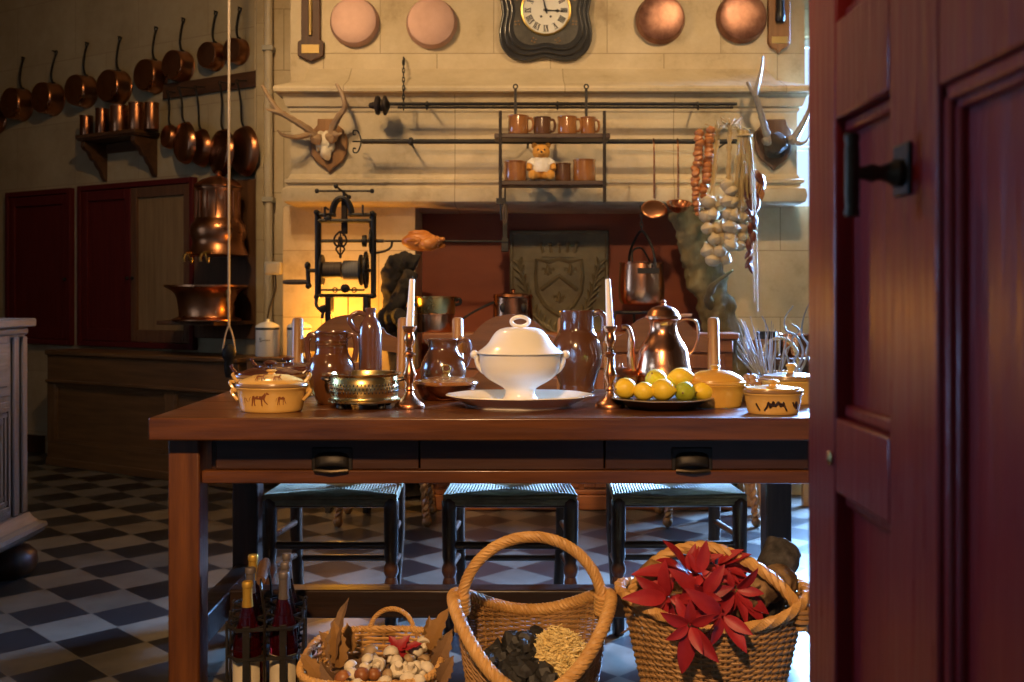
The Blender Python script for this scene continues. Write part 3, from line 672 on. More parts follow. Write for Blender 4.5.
baro(779.5, 53.5, 23, 'pale cherry stick barometer with black tube, beside the right-hand pan', 'baroc', 0, False)
# ------------------------------------------------------------------ antler trophies
YFZ = F/190
p = P(324, 145, 192); t = thing('antler_trophy', 'pale skull with brown antlers on an oak shield, left end of mantel', 'trophy', (p.x, YFZ-.001, p.z))
k = 1/192
def rel(pts, cx, cy): return [((x-cx)*k, (cy-y)*k) for x, y in pts]
sh = [(316,117.5),(335,117.5),(337,124),(342,128),(346,136),(346,152),(341,161),(331,168),(328.5,173),(325,168),(315,161),(309,153),(308.5,136),(312,128),(316,124)]
MB().prism(rel(sh,324,145), -.022, 0).build('shield', M['shield'], t, bev=.006)
b = MB().ell((.0,-.035,.02),.044,.026,.056,18,12,jit=.3,seed=2).ell((.008,-.04,-.035),.030,.024,.042,14,10,jit=.35,seed=5).ell((-.034,-.03,.0),.016,.016,.03,10,8,jit=.3,seed=1).ell((.04,-.03,.0),.014,.016,.028,10,8,jit=.3,seed=4).ell((-.02,-.04,.06),.02,.02,.016,10,8).ell((.035,-.04,.055),.02,.02,.016,10,8)
b.build('skull', M['bone'], t)
def ant(pts, r0, tines, y, cx=324, cy=145):
    b = MB(); q = [((px-cx)*k, -yy, (cy-py)*k) for px, py, yy in pts]; c = curve(q, 6); n = len(c)
    b.tube(c, [r0*(1-.65*(i/(n-1)))*(1+.08*sin(i*2.1)) for i in range(n)], 8)
    b.ell(q[0], r0*1.5, r0*1.5, r0*1.2, 10, 8, jit=.3)
    for tn in tines:
        q = [((px-cx)*k, -yy, (cy-py)*k) for px, py, yy in tn]; c = curve(q, 5); n = len(c)
        b.tube(c, [r0*.75*(1-.8*i/(n-1)) for i in range(n)], 7)
    return b
ant([(317,139,.05),(310,131,.08),(296,122,.12),(283,114,.14),(273,101,.13),(265,88,.11)], .024, [[(312,134,.07),(300,139,.12),(287,138,.15),(282,133,.16)],[(288,117,.13),(279,115,.16),(271,113,.18)]], 0).build('antler', M['antler'], t)
ant([(332,137,.05),(334,128,.08),(340,119,.11),(347,110,.13),(345,98,.13),(338,86,.11)], .024, [[(333,132,.06),(338,136,.10),(344,135,.12)]], 0).build('antler', M['antler'], t)
p = P(776, 142, 192); t = thing('antler_trophy', 'dark mount with grey antlers on a walnut shield, right end of mantel', 'trophy', (p.x, YFZ-.001, p.z))
sh = [(764,118),(788,118),(789,124),(794,130),(793,151),(789,158),(779,166),(775.5,170),(772,166),(761,157),(757,148),(756,132),(762,125)]
MB().prism(rel(sh,776,142), -.022, 0).build('shield', M['shieldd'], t, bev=.006)
MB().ell((-.005,-.055,-.005),.06,.045,.055,16,12,jit=.35,seed=9).ell((.0,-.03,-.05),.055,.02,.03,14,8,jit=.2,seed=3).build('skull_mount', M['fur'], t)
ant([(768,141,.06),(763,128,.09),(757,113,.12),(751.5,99,.14),(747,92,.14),(744,85,.13)], .022, [[(751,99,.14),(754,85,.15),(757,72,.15),(758.5,60,.15)],[(768,139,.07),(767,144,.12)]], 0, 776, 142).build('antler', M['antlerg'], t)
ant([(793,140,.06),(797,132,.09),(802,121,.12),(806,110,.13),(808,96,.12)], .022, [[(793,139,.06),(797,145,.10),(802,144,.13),(805,138,.14)]], 0, 776, 142).build('antler', M['antlerg'], t)
# ------------------------------------------------------------------ iron rods across the mantel
def rodx(xa, xb, py, s, r): return V(((xa-512)/s, F/s, Z(py,s))), V(((xb-512)/s, F/s, Z(py,s)))
S1 = 195
a, c = rodx(378, 737, 105.5, S1, 0)
rd = thing('spit_rod', 'long iron spit rod with a turned wooden pulley at its left end', 'spit rod', (a.x, a.y, a.z))
Ln = c.x-a.x
b = MB().tube([(.02,0,.008),(Ln,0,.008)], .009, 8).tube([(.1,.004,-.009),(Ln-.02,.004,-.009)], .007, 8); b.build('rod', M['iron'], rd)
MB().lathe([(0,-.05),(.012,-.045),(.02,-.02),(.045,-.012),(.05,0),(.046,.008),(.03,.014),(.03,.022),(.05,.03),(.05,.042),(.03,.052),(.014,.06),(0,.06)], 24, RY).build('pulley', M['ironr'], rd)
b = MB()
for x in (.25, Ln*.5, Ln-.2): b.tube([(x,F/190-a.y+.0,.02),(x,.012,.02),(x,-.012,.0),(x,0,-.02),(x,.012,-.01)], .005, 6)
b.build('bracket', M['iron'], rd)
a, c = rodx(372, 748, 141.5, S1, 0)
r2 = thing('hanging_bar', 'black iron bar with scrolled left end, carrying ladles and garlic', 'bar', (a.x, a.y, a.z)); Ln = c.x-a.x
MB().tube([(-.10,0,0),(-.05,0,0)], .004, 6).tube([(-.05,0,0),(Ln-.03,0,0)], .0125, 10).build('bar', M['iron'], r2)
b = MB().ell((.20,0,0),.017,.017,.022,12,8).ell((0,0,0),.014,.014,.014,10,8); b.build('collar', M['iron'], r2)
b = MB()
for sg in (1,-1):
    b.tube(curve([(-.055,0,0),(-.062,0,.03*sg),(-.075,0,.055*sg),(-.095,0,.055*sg),(-.095,0,.035*sg),(-.082,0,.037*sg)],5), .004, 6)
b.build('scroll', M['iron'], r2)
MB().tube([(Ln-.01+.022*cos(i*pi/6), 0, .035+.022*sin(i*pi/6)) for i in range(12)], .005, 6, True).tube([(Ln-.03,0,0),(Ln-.01,0,.013)], .006, 6).build('end_ring', M['iron'], r2)
b = MB()
for x in (.20, .80, Ln-.12): b.tube([(x,F/190-a.y,-.01),(x,.006,-.01)], .006, 6)
b.build('bracket', M['iron'], r2)
b = MB(); n = 13; c0 = P(403.5,60,184.5); c1 = P(403.5,84,192.5); c2 = P(403.5,107,194)
cp = curve([c0,c1,c2],6)
for i, v in enumerate(cp):
    v = v-c0
    b.tube([(v.x+(.006*cos(u*pi/4) if i % 2 else 0), v.y+(0 if i % 2 else .006*cos(u*pi/4)), v.z+.017*sin(u*pi/4)) for u in range(8)], .003, 5, True)
b.tube([(0,.0,.012),(0,.05,.014)], .005, 6)
tag(b.build('chain_hook', M['iron'], None, c0), 'short black chain hanging from the breast above the left of the rods', 'chain')
# ------------------------------------------------------------------ hanging rack with pots
SR = 198; YR = F/SR
zs1, zs2 = Z(135.5,SR), Z(182,SR); xl, xr = (500.5-512)/SR, (603-512)/SR
rk = thing('hanging_rack', 'two tier iron and wood rack hooked on the spit rod, full of pots', 'rack', ((xl+xr)/2, YR, zs2)); w = (xr-xl)/2; d1 = zs1-zs2
dy = .075
b = MB().box(-w-.03,w+.03,-dy,dy-.01,d1-.024,d1); b.build('shelf_board', M['darkwx'], rk, bev=.004)
b = MB().box(-w-.005,w+.01,-dy,dy-.01,-.024,0); b.build('shelf_board', M['darkwx'], rk, bev=.004)
for x in (-w, w):
    MB().box(x-.008,x+.008,-dy-.012,-dy-.001,-.11,d1+.11).build('upright', M['ironr'], rk, bev=.003)
for px in (515.5, 586.5):
    x = (px-512)/SR-(xl+xr)/2; zt = Z(88,SR)-zs2
    MB().box(x-.007,x+.007,.012,.018,d1,zt).tube([(x+.011*cos(i*pi/5),.015,zt+.010+.011*sin(i*pi/5)) for i in range(10)], .004, 6, True).tube([(x,.015,zt-.09),(x,.03,zt-.085),(x,.06,zt-.09)], .005, 6).build('hanger', M['iron'], rk)
X = MB().box(-w-.02,-w+.02,-dy-.02,-dy-.008,-.12,-.09).tube([(-w,-dy-.014,-.11),(-w+.005,-dy-.014,-.20)], .006, 6).build('catch', M['iron'], rk)
def rackpot(a, bq, y0, zb, m, label, handle, h2=0):
    px = (a+bq)/2; r = (bq-a)/2/SR
    yb = 133.5 if zb == zs1 else 180
    t = pot('stoneware_pot', label, 'pot', r*.96, (yb-y0)/SR, M[m], ((px-512)/SR, YR-.01, zb+.0006), 'stoneware pots on the hanging rack', handle, h2)
rackpot(507.5,529,114.5,zs1,'mug','wide honey brown mug, first on the rack upper shelf',True,-.3)
rackpot(533,551,116,zs1,'mugd','dark glossy mug, second on the rack upper shelf',True,-.2)
rackpot(557,577,115.5,zs1,'mug','honey brown mug, third on the rack upper shelf',True,-.3)
rackpot(580,595.5,116,zs1,'mug','small orange brown mug, last on the rack upper shelf',True,0)
rackpot(503.5,527,160,zs2,'mug','wide honey brown pot left of the plush bear',False)
rackpot(554,571,162,zs2,'mugd','narrow brown pot right of the plush bear',False)
rackpot(572.5,596,158.5,zs2,'mug','largest brown pot at the right end of the lower rack shelf',False)
# plush bear
bx = (541-512)/SR; td = thing('plush_bear', 'small golden plush bear in a white knit shirt sitting on the rack', 'plush toy', (bx, YR-.02, zs2+.0006))
k = 1/SR
b = MB().ell((0,0,.07),.045,.036,.062,20,14)
b.ell((0,-.004,29*k),.044,.040,.042,20,14).ell((0,-.042,28*k-.006),.020,.016,.016,14,10)
for sg in (1,-1):
    b.ell((sg*.034,0,29*k+.034),.015,.009,.015,12,8)
    b.tube([(sg*.042,-.005,.10),(sg*.058,-.02,.08),(sg*.062,-.035,.055)], [.016,.016,.013], 10)
    b.tube([(sg*.02,-.01,.03),(sg*.034,-.04,.022),(sg*.044,-.068,.024)], [.022,.021,.02], 10).ell((sg*.045,-.070,.026),.021,.013,.024,14,10)
b.build('body', M['tedfur'], td)
b = MB().lathe([(.048,.045),(.052,.06),(.050,.095),(.036,.118),(.030,.12)], 24, sy=.84)
for sg in (1,-1): b.tube([(sg*.036,-.002,.104),(sg*.050,-.012,.090),(sg*.057,-.02,.078)], [.02,.021,.021], 10)
b.build('shirt', M['shirt'], td)
b = MB().ell((.016,-.039,29*k+.008),.005,.004,.005,10,8).ell((-.016,-.039,29*k+.008),.005,.004,.005,10,8).ell((0,-.058,28*k),.006,.004,.005,10,8)
b.build('face', M['ink'], td)
# ------------------------------------------------------------------ ladles
SL = 199
def ladle(px, kind, label):
    p = P(px, 141.5, SL); t = thing('ladle', label, 'ladle', (p.x, F/SL, p.z), 0, 'copper ladles on the black bar')
    l = 57/SL
    MB().tube([(0,0,-.018),(0,-.004,-l*.5),(0,-.008,-l)], [.0055,.007,.008], 8, flat=.7).tube([(0,.0,-.018),(0,.008,.008),(0,.016,.016),(0,.022,.004),(0,.02,-.008)], .004, 6).build('handle', M['copper'], t)
    if kind: MB().lathe([(0,.006),(.05,.004),(.063,0),(.066,-.004),(.062,-.003),(.05,.0),(0,.002)], 32, T((0,-.012,-l-.052)) @ Matrix.Rotation(radians(48), 4, 'X')).build('disc', M['copperd'], t)
    else: MB().lathe([(0,-.045),(.03,-.040),(.05,-.022),(.060,0),(.063,.002),(.057,.001),(.046,-.018),(.028,-.034),(0,-.038)], 32, T((0,-.03,-l-.028)) @ Matrix.Rotation(radians(24), 4, 'X')).build('bowl', M['copper'], t)
ladle(654, 1, 'flat disc copper skimmer hanging from the black bar')
ladle(678, 0, 'round bowled copper ladle hanging from the black bar')
# ------------------------------------------------------------------ onion string, garlic braids, dried peppers
SO = 203; YO = F/SO
def bulb(name, m, parent, c, r, seed, sq=.82):
    b = MB().lathe([(0,-r*sq),(r*.35,-r*sq*.97),(r*.8,-r*sq*.6),(r,0),(r*.86,r*sq*.5),(r*.45,r*sq*.85),(r*.2,r*sq*1.15),(r*.12,r*sq*1.4),(0,r*sq*1.42)], 18, Matrix.Translation(c) @ Matrix.Rotation(random.uniform(-.5,.5),4,'X') @ Matrix.Rotation(random.uniform(-.6,.6),4,'Y'), wav=lambda a: .04*cos(6*a+seed))
    return b.build(name, m, parent)
ot = P(703, 134, SO); os_ = thing('onion_string', 'string of small orange brown shallots on the black bar', 'onion string', (ot.x, YO, ot.z))
kk_ = 1/SO
b = MB().tube([(0,.012,.03),(0,.004,-.2),(0,.004,-.40)], .005, 6).tube([(0,.012,.03),(0,.03,.02),(0,.034,-.02)], .005, 6); b.build('cord', M['straw'], os_)
for i in range(17):
    y = 133+i*5.0; sp = 5.6 if i < 11 else 5.6*(1-(i-10)/8)
    r = .024 if i < 12 else .024-.0016*(i-11)
    for sg in (-1,1):
        if i > 13 and sg > 0: continue
        px = 704-(i/17)*7+sg*sp+random.uniform(-1,1)
        bulb('onion', M['onion'], os_, V(((px-703)*kk_, -.022+random.uniform(-.012,.01), (134-y+sg*1.5)*kk_)), r*random.uniform(.88,1.08), i)
def braid(px0, ptop, bulbs, label, wide, dy=0):
    a = P(px0, ptop, SO); t = thing('garlic_braid', label, 'garlic braid', (a.x, YO-.03-dy, a.z), 0, 'garlic braids on the black bar')
    bl = bulbs[-1]; path = [(0,.01,0)]+[((px-px0)*kk_*.6, 0, (ptop-py)*kk_) for px, py in bulbs[::2]]
    MB().rope(path, .014, 3, 16, r=.009).build('plaited_stem', M['straw'], t)
    for i, (px, py) in enumerate(bulbs):
        bulb('bulb', M['garlic'], t, V(((px-px0)*kk_, -.026+random.uniform(-.014,.014), (ptop-py)*kk_)), random.uniform(.034,.041)*wide, i)
    b = MB()
    for i in range(16):
        th = random.uniform(-.9,.9); b.tube(curve([(0,.008,-.02),(.02*th,.0,.03),(.07*th,random.uniform(-.02,.02),.055+random.uniform(-.03,.02))],3), .0028, 5)
    b.tube([(0,.0,.0),(0,.03,.012),(0,.055,-.01)], .004, 5)
    b.build('stem_tuft', M['straw'], t)
braid(717, 136, [(706,202),(721,186),(709,214),(701,216)][0:0]+[(706,203),(718,205),(710,215),(704,217),(717,228),(706,229),(712,240),(721,240),(707,251),(717,252),(711,260),(723,259)], 'garlic braid with the most bulbs, nearest the shallots', 1)
braid(727, 134, [(723,188),(726,193),(723,203),(727,204),(724,216),(728,217),(725,228),(729,230),(727,239),(726,246)], 'middle garlic braid on the black bar, starting higher', .95, .05)
braid(739, 137, [(735,206),(738,207),(736,217),(740,219),(736,229),(739,230),(738,239),(736,246)], 'right-hand garlic braid under the loose straw bundle', .95)
a = P(741, 134, SO); t = tag(MB().tube([(0,0,0)]*1+[(0,.0,.001)], .001, 4).build('straw_bundle', M['straw'], None, (a.x, YO-.075, a.z)), 'bundle of loose straw hanging between the garlic and the dried peppers', 'straw bundle')
b = MB()
for i in range(46):
    x0 = random.uniform(-.03,.03); x1 = x0*1.9+random.uniform(-.02,.015)
    b.tube([(x0*.6,.0,.01),(x0,random.uniform(-.03,.01),-.05),(x1,random.uniform(-.04,.0),-.25-random.uniform(0,.16))], .0026, 4)
b.tube([(.035*cos(i*pi/6),.018*sin(i*pi/6)-.005,-.02) for i in range(12)], .006, 6, True)
b.tube([(0,0,0),(0,.03,.012),(0,.055,-.01)], .005, 5)
o2 = b.build('straw_tmp', M['straw']); t.data = o2.data; bpy.data.objects.remove(o2)
a = P(752, 160, SO); ps = thing('dried_pepper_string', 'string of dark dried peppers hanging right of the garlic', 'pepper string', (a.x, YO-.03, a.z))
pl = [(748,180,1.1),(756,178,.9),(744,187,1),(751,189,1.2),(758,186,1),(761,183,.8),(746,196,1),(753,198,1.1),(759,195,.9),(749,205,.9),(755,206,.8),(748,214,.8),(752,222,.8),(749,231,.9),(751,238,.7),(746,246,.7),(747,254,.6),(748,262,.7),(749,268,.6)]
for i, (px, py, g) in enumerate(pl):
    c = V(((px-752)*kk_, random.uniform(-.02,.01), (160-py)*kk_)); m = Matrix.Translation(c) @ Matrix.Rotation(random.uniform(-.7,.7),4,'Y')
    MB().lathe([(0,.05*g),(.006,.045*g),(.016*g,.03*g),(.021*g,.005),(.017*g,-.025*g),(.008*g,-.048*g),(0,-.056*g)], 12, m, wav=lambda a: .16*cos(3*a+i)).build('pepper', M['peppero' if i in (4,5,8,3) else 'pepper'], ps)
MB().tube(curve([(0,.055,.12),(0,.03,.13),(-.005,.0,.08),(-.01,.01,-.1),(-.025,.01,-.3),(-.015,.01,-.54)],4), .004, 6).build('cord', M['straw'], ps)
b = MB().tube(curve([(.004,-.02,-.02),(.008,-.02,-.25),(.012,-.02,-.5),(.016,-.02,-.74)],4), .0035, 5).tube(curve([(.0,-.015,-.02),(-.004,-.02,-.3),(-.006,-.02,-.5),(.0,-.02,-.70)],4), .003, 5)
b.build('loose_string', M['string'], ps)
# ------------------------------------------------------------------ hearth: fireback
SF = 172; YFB = YB-.036
zb = .681; fbk = thing('fireback', 'dark cast iron fireback with a crowned shield between palm branches', 'fireback', ((559-512)/SF, YFB, zb))
w, h = 49.5/SF, Z(230.5,SF)-zb
MB().box(-w,w,-.035,-.001,0,h).build('plate', M['fireback'], fbk, bev=.006)
b = MB().box(-w,w,-.046,-.03,h-.022,h).box(-w,-w+.022,-.046,-.03,0,h).box(w-.022,w,-.046,-.03,0,h); b.build('border', M['fireback'], fbk, bev=.006)
b = MB(); q = -.036
zc = h-.30
hs = [(-.125,.125),(-.06,.112),(0,.128),(.06,.112),(.125,.125),(.132,.03),(.122,-.06),(.085,-.125),(.04,-.165),(0,-.19),(-.04,-.165),(-.085,-.125),(-.122,-.06),(-.132,.03)]
b.prism([(x, zc+z) for x, z in hs], q-.010, q+.004)
b.tube([(x*1.03, q-.006, zc+z*1.03) for x, z in hs], .011, 8, True)
b.tube([(-.105,q-.012,zc-.045),(0,q-.014,zc+.035),(.105,q-.012,zc-.045)], .012, 8)
for x, z in ((-.065,.065),(.065,.065),(0,-.095)):
    b.ell((x,q-.014,zc+z+.006),.011,.009,.034,10,8)
    for sg in (1,-1): b.tube(curve([(x+sg*.008,q-.012,zc+z-.014),(x+sg*.016,q-.013,zc+z+.008),(x+sg*.030,q-.012,zc+z+.016),(x+sg*.032,q-.012,zc+z)],4), .0055, 6)
    b.tube([(x-.022,q-.013,zc+z-.014),(x+.022,q-.013,zc+z-.014)], .006, 6)
b.build('shield_relief', M['fireback'], fbk)
b = MB().box(-.10,.10,q-.014,q,zc+.145,zc+.175)
for i in range(5):
    x = -.09+.045*i; b.tube([(x,q-.008,zc+.17),(x*1.15,q-.012,zc+.215)], [.010,.006], 8).ell((x*1.17,q-.012,zc+.222),.013,.010,.013,10,8)
b.build('crown_relief', M['fireback'], fbk)
b = MB()
for sg in (1,-1):
    sp = curve([(sg*.01,q-.004,zc-.30),(sg*.12,q-.008,zc-.22),(sg*.19,q-.008,zc-.06),(sg*.235,q-.006,zc+.12)],8)
    b.tube(sp, .010, 8)
    for i in range(2,len(sp)-1,2):
        p0 = sp[i]
        for dx, dz in ((sg*.055,.045),(-sg*.012,.06)): b.tube([p0,p0+V((dx*.5,-.006,dz*.7)),p0+V((dx,0,dz))], [.006,.010,.003], 6)
b.build('palm_relief', M['fireback'], fbk)
# cauldron on chain
SC = 190; p = P(641.5, 306, SC); cd = thing('hanging_cauldron', 'copper cauldron with iron bail handle hanging on a chain in the hearth', 'cauldron', (p.x, F/SC, p.z))
k = 1/SC; hh = 43.5*k; r = 23*k
MB().lathe([(0,0),(r*.6,.004),(r*.88,.014),(r*.98,.04),(r,.09),(r*.97,hh*.75),(r*.93,hh-.008),(r*.97,hh-.003),(r*.97,hh),(r*.90,hh),(r*.92,hh*.7),(r*.94,.05),(r*.8,.02),(0,.012)], 48).build('vessel', M['copper'], cd)
MB().box(-.035,.075,-r*.99-.006,-r*.90,hh-.058,hh-.032).build('lug', M['iron'], cd)
MB().box(-.05,.05,r*.90,r*.99,hh-.058,hh-.032).build('lug', M['iron'], cd)
MB().tube(curve([(.055,-r*.98,hh-.04),(.05,-r*.85,hh+.05),(.025,-r*.4,hh+.13),(0,0,hh+.165),(-.025,r*.4,hh+.13),(-.05,r*.85,hh+.05),(-.05,r*.98,hh-.04)],6), .0075, 8).tube(curve([(-.055,-r*.5,hh+.0),(-.05,-r*.3,hh+.06),(0,0,hh+.075),(.05,r*.2,hh+.0)],5), .005, 6).build('bail_handle', M['iron'], cd)
b = MB(); z = hh+.165; i = 0; zt = 1.553-cd.location.z
while z < zt-.012:
    b.tube([(.007*cos(u*pi/4) if i % 2 else 0, 0 if i % 2 else .007*cos(u*pi/4), z+.016*sin(u*pi/4)+.012) for u in range(8)], .003, 5, True); z += .024; i += 1
b.build('chain', M['iron'], cd)
# pot hook with link (left of fireback)
p = P(505, 205, 194); ph = thing('pot_hook', 'black iron pot hook with a wooden link hanging at the hearth edge', 'pot hook', (p.x, F/194, p.z))
k = 1/194
MB().tube([(.006*cos(i*pi/6)*1.2,-.002,-.05+.05*sin(i*pi/6)) for i in range(12)], .008, 6, True).build('link', M['drumw'], ph)
b = MB().box(-.012,.012,-.008,.008,-.24,-.09).box(-.018,.018,-.01,.01,-.24,-.17); b.tube([(0,0,-.095),(0,0,-.05)], .006, 6); MB().tube([(0,0,-.002),(0,.0,.02),(0,.02,.10)], .005, 6).build('wire', M['iron'], ph)
b.build('hook_plate', M['iron'], ph, bev=.002)
# ------------------------------------------------------------------ roasting jack
SJ = 200; p0 = P(342, 330, SJ); jk = thing('roasting_jack', 'tall black iron clockwork roasting jack with rope drum and crank', 'roasting jack', (p0.x, F/SJ, 0)); k = 1/SJ
def J(px, py, y=0): return V(((px-342)*k, y, Z(py,SJ)))
def Lk(b, px0, py0, px1, py1, r, y=0): return b.tube([J(px0,py0,y), J(px1,py1,y)], r, 8)
for y in (-.03, .03):
    b = MB()
    Lk(b,318,213,318,298,.0105,y); Lk(b,373.5,213,373.5,296,.010,y); Lk(b,317,295.5,375,295.5,.009,y); Lk(b,317,215,335,215,.008,y); Lk(b,349,215,374,215,.008,y); Lk(b,318,221,373,221,.009,y)
    b.tube([J(342+9.5*cos(a), 214-16*sin(a), y) for a in [pi*(1-i/14) for i in range(15)]], .011, 8)
    b.build('frame', M['iron'], jk)
b = MB()
for px, py in ((318,213),(318,297),(373.5,214),(373.5,296)): b.tube([J(px,py,-.04),J(px,py,.04)], .011, 10).ell(J(px,py,-.042),.014,.014,.014,10,8)
b.build('tie_bolts', M['iron'], jk)
for px in (329.5, 367): MB().box((px-342)*k-.014,(px-342)*k+.014,-.05,.05,0,Z(297,SJ)).build('leg', M['iron'], jk, bev=.003)
b = MB().tube(curve([J(319,298,-.06),J(319,305,-.07),J(323,309,-.08),J(327,306,-.08),J(326,311,-.08),J(325,318,-.08)],4), .009, 6).ell(J(325.5,309,-.08),.02,.012,.02,10,8); b.build('scroll', M['iron'], jk)
b = MB(); Lk(b,316,191,372,191,.0055); 
for px in (317,372): b.ell(J(px,191),.012,.012,.012,10,8)
b.tube([J(338,187.5,-.06),J(346,195,.06)], .006, 6).ell(J(338,187.5,-.06),.012,.012,.012,10,8).ell(J(347,196,.06),.012,.012,.012,10,8)
Lk(b,344,190,344,236,.0075); b.build('flywheel', M['iron'], jk)
b = MB(); b.box(J(341.5,0).x,J(347.5,0).x,-.012,.012,Z(234,SJ),Z(200,SJ)); b.build('spindle_block', M['ironr'], jk, bev=.004)
b = MB()
for sg in (1,-1):
    b.tube(curve([J(342.5,232,-.065),J(342.5+sg*5,237,-.068),J(342.5+sg*6,243,-.068),J(342.5+sg*3,247,-.068),J(342.5+sg*1.5,244,-.068),J(342.5+sg*4,241,-.068)],5), .005, 6)
    b.tube(curve([J(342.5,256,-.065),J(342.5+sg*3,252,-.068),J(342.5+sg*4,249,-.068),J(342.5,246,-.068)],5), .0045, 6)
b.ell(J(342.5,257,-.066),.007,.006,.010,8,6).ell(J(342.5,240,-.066),.012,.008,.016,8,6).tube([J(342.5,232,-.06),J(342.5,257,-.064)], .004, 6).tube([J(342.5,241,-.06),J(342.5,241,0)], .005, 6)
b.build('scroll_ornament', M['ironr'], jk)
b = MB(); Lk(b,318,241,384,241,.0085); Lk(b,306,270.5,374,270.5,.009); b.build('axle', M['iron'], jk)
def disc(px, py, r, th, m, nm, teeth=0, y=0, hole=0):
    mm = T(J(px,py,y)) @ RY; b = MB()
    if teeth:
        b.lathe([(r*.80,-th/2),(r,-th/2),(r,th/2),(r*.80,th/2)], teeth*2, mm, wav=None, closed=True)
        for i in range(teeth):
            a = 2*pi*i/teeth; b.box(-.004,.004,-th/2,th/2,r*.97,r*1.06, T(J(px,py,y)) @ Matrix.Rotation(a,4,'X') @ Matrix.Rotation(pi/2,4,'Z'))
        for i in range(4):
            a = pi*i/4; d = V((0,cos(a),sin(a)))*r*.82; b.tube([J(px,py,y)-d, J(px,py,y)+d], .006, 6)
        b.lathe([(0,-th*.8),(r*.18,-th*.8),(r*.18,th*.8),(0,th*.8)], 16, mm)
    else: b.lathe([(0,-th/2),(r*.97,-th/2),(r,-th/4),(r,th/4),(r*.97,th/2),(0,th/2)], 32, mm)
    return b.build(nm, M[m], jk)
disc(322, 270, .078, .012, 'iron', 'drum_flange'); disc(361, 270, .078, .012, 'iron', 'drum_flange')
MB().lathe([(0,0),(.041,0),(.041,19*k),(0,19*k)], 32, T(J(322.5,270)) @ RY).build('drum', M['drumw'], jk)
b = MB()
b.lathe([(0,0),(.046,0)]+[(.046+.003*abs(sin(i*pi/2)), i*k*17/28) for i in range(28)]+[(.046,17*k),(0,17*k)], 32, T(J(343.5,270)) @ RY); b.build('rope_winding', M['fillg'], jk)
disc(366, 270, .088, .010, 'iron', 'gear_wheel', 28); disc(371, 241, .06, .008, 'iron', 'gear_wheel', 22); disc(364.5, 241, .03, .02, 'iron', 'pinion'); disc(371,222,.03,.012,'iron','pinion')
b = MB().tube([J(307.5,265,0),J(308.5,286,0)], .011, 8).ell(J(307.5,265.5),.016,.016,.02,10,8).ell(J(308.5,286),.016,.016,.016,10,8); Lk(b,306,270.5,318,270.5,.010); b.build('crank', M['iron'], jk)
b = MB(); b.lathe([(0,0),(.010,0),(.013,.03),(.013,.1),(.009,.125),(0,.127)], 14, T(J(308,282)) @ Matrix.Rotation(pi,4,'Z') @ RY); b.build('crank_handle', M['drumw'], jk)
b = MB(); Lk(b,323,290,366,290,.005,-.05)
for px in (337,356): b.tube([J(px,290,-.05)+V((.012*cos(i*pi/5),-.006,.012*sin(i*pi/5))) for i in range(10)], .0035, 6, True)
b.build('lower_rod', M['iron'], jk)
MB().ell(J(347,288.5,-.055),.024,.018,.022,14,10).build('rosette', M['ironr'], jk)
b = MB(); Lk(b,327,208,327,219,.006,-.06); b.tube([J(326.5,219,-.06),J(331,219,-.065)],.007,8).ell(J(331,219,-.065),.015,.012,.015,10,8).tube([J(327,208,-.06),J(331,211,-.06)],.005,6); b.build('lever', M['iron'], jk)
b = MB(); Lk(b,364.5,206,364.5,217,.005,-.06); b.build('lever', M['iron'], jk)
MB().tube(curve([J(375,253),J(385,251),J(391,247),J(392,241.5)],5), .006, 6).build('spit_support', M['iron'], jk)
MB().tube([J(348,297),J(348,330)], .003, 5).build('drive_cord', M['iron'], jk)
# spit with chicken
sp = tag(MB().tube([(J(384.5,241)+V((jk.location.x,jk.location.y,0))), P(508,241.5,SJ)], .0055, 8).build('roasting_spit', M['iron']), 'thin iron roasting spit running from the jack across the hearth', 'spit')
p = P(423, 242, SJ); ch = thing('roast_chicken', 'golden roast chicken skewered on the thin spit', 'roast chicken', (p.x, F/SJ, p.z), 0)
b = MB()
prof_c = [(-.105,.0),(-.098,.018),(-.08,.032),(-.05,.043),(-.01,.048),(.03,.042),(.055,.03),(.075,.012),(.08,0)]
b.lathe([(0,-.108),(.014,-.104),(.026,-.09),(.042,-.065),(.050,-.03),(.052,.0),(.046,.03),(.034,.055),(.018,.07),(0,.075)], 28, T((0,0,.004)) @ RY, sx=.92, wav=lambda a: .05*cos(2*a)+.03*cos(3*a+1))
for sg, z1 in ((-1,.012),(1,-.018)):
    b.tube(curve([(-.01,sg*.034,-.010),(.030,sg*.044,-.012),(.062,sg*.034,z1*.5),(.092,sg*.024,z1)],6), [.026]*4+[.031]*5+[.028]*4+[.020]*3+[.012]*3, 12)
    b.ell((.100,sg*.022,z1*1.05),.013,.011,.011,10,8)
    b.tube(curve([(-.075,sg*.030,.010),(-.045,sg*.050,.014),(-.012,sg*.054,.002),(-.035,sg*.053,-.014)],5), [.013]*10+[.011]*3+[.008]*3, 10)
b.ell((-.02,0,.045),.055,.030,.016,14,8).ell((.078,0,-.0),.02,.016,.012,10,8)
b.build('carcass', M['chicken'], ch)
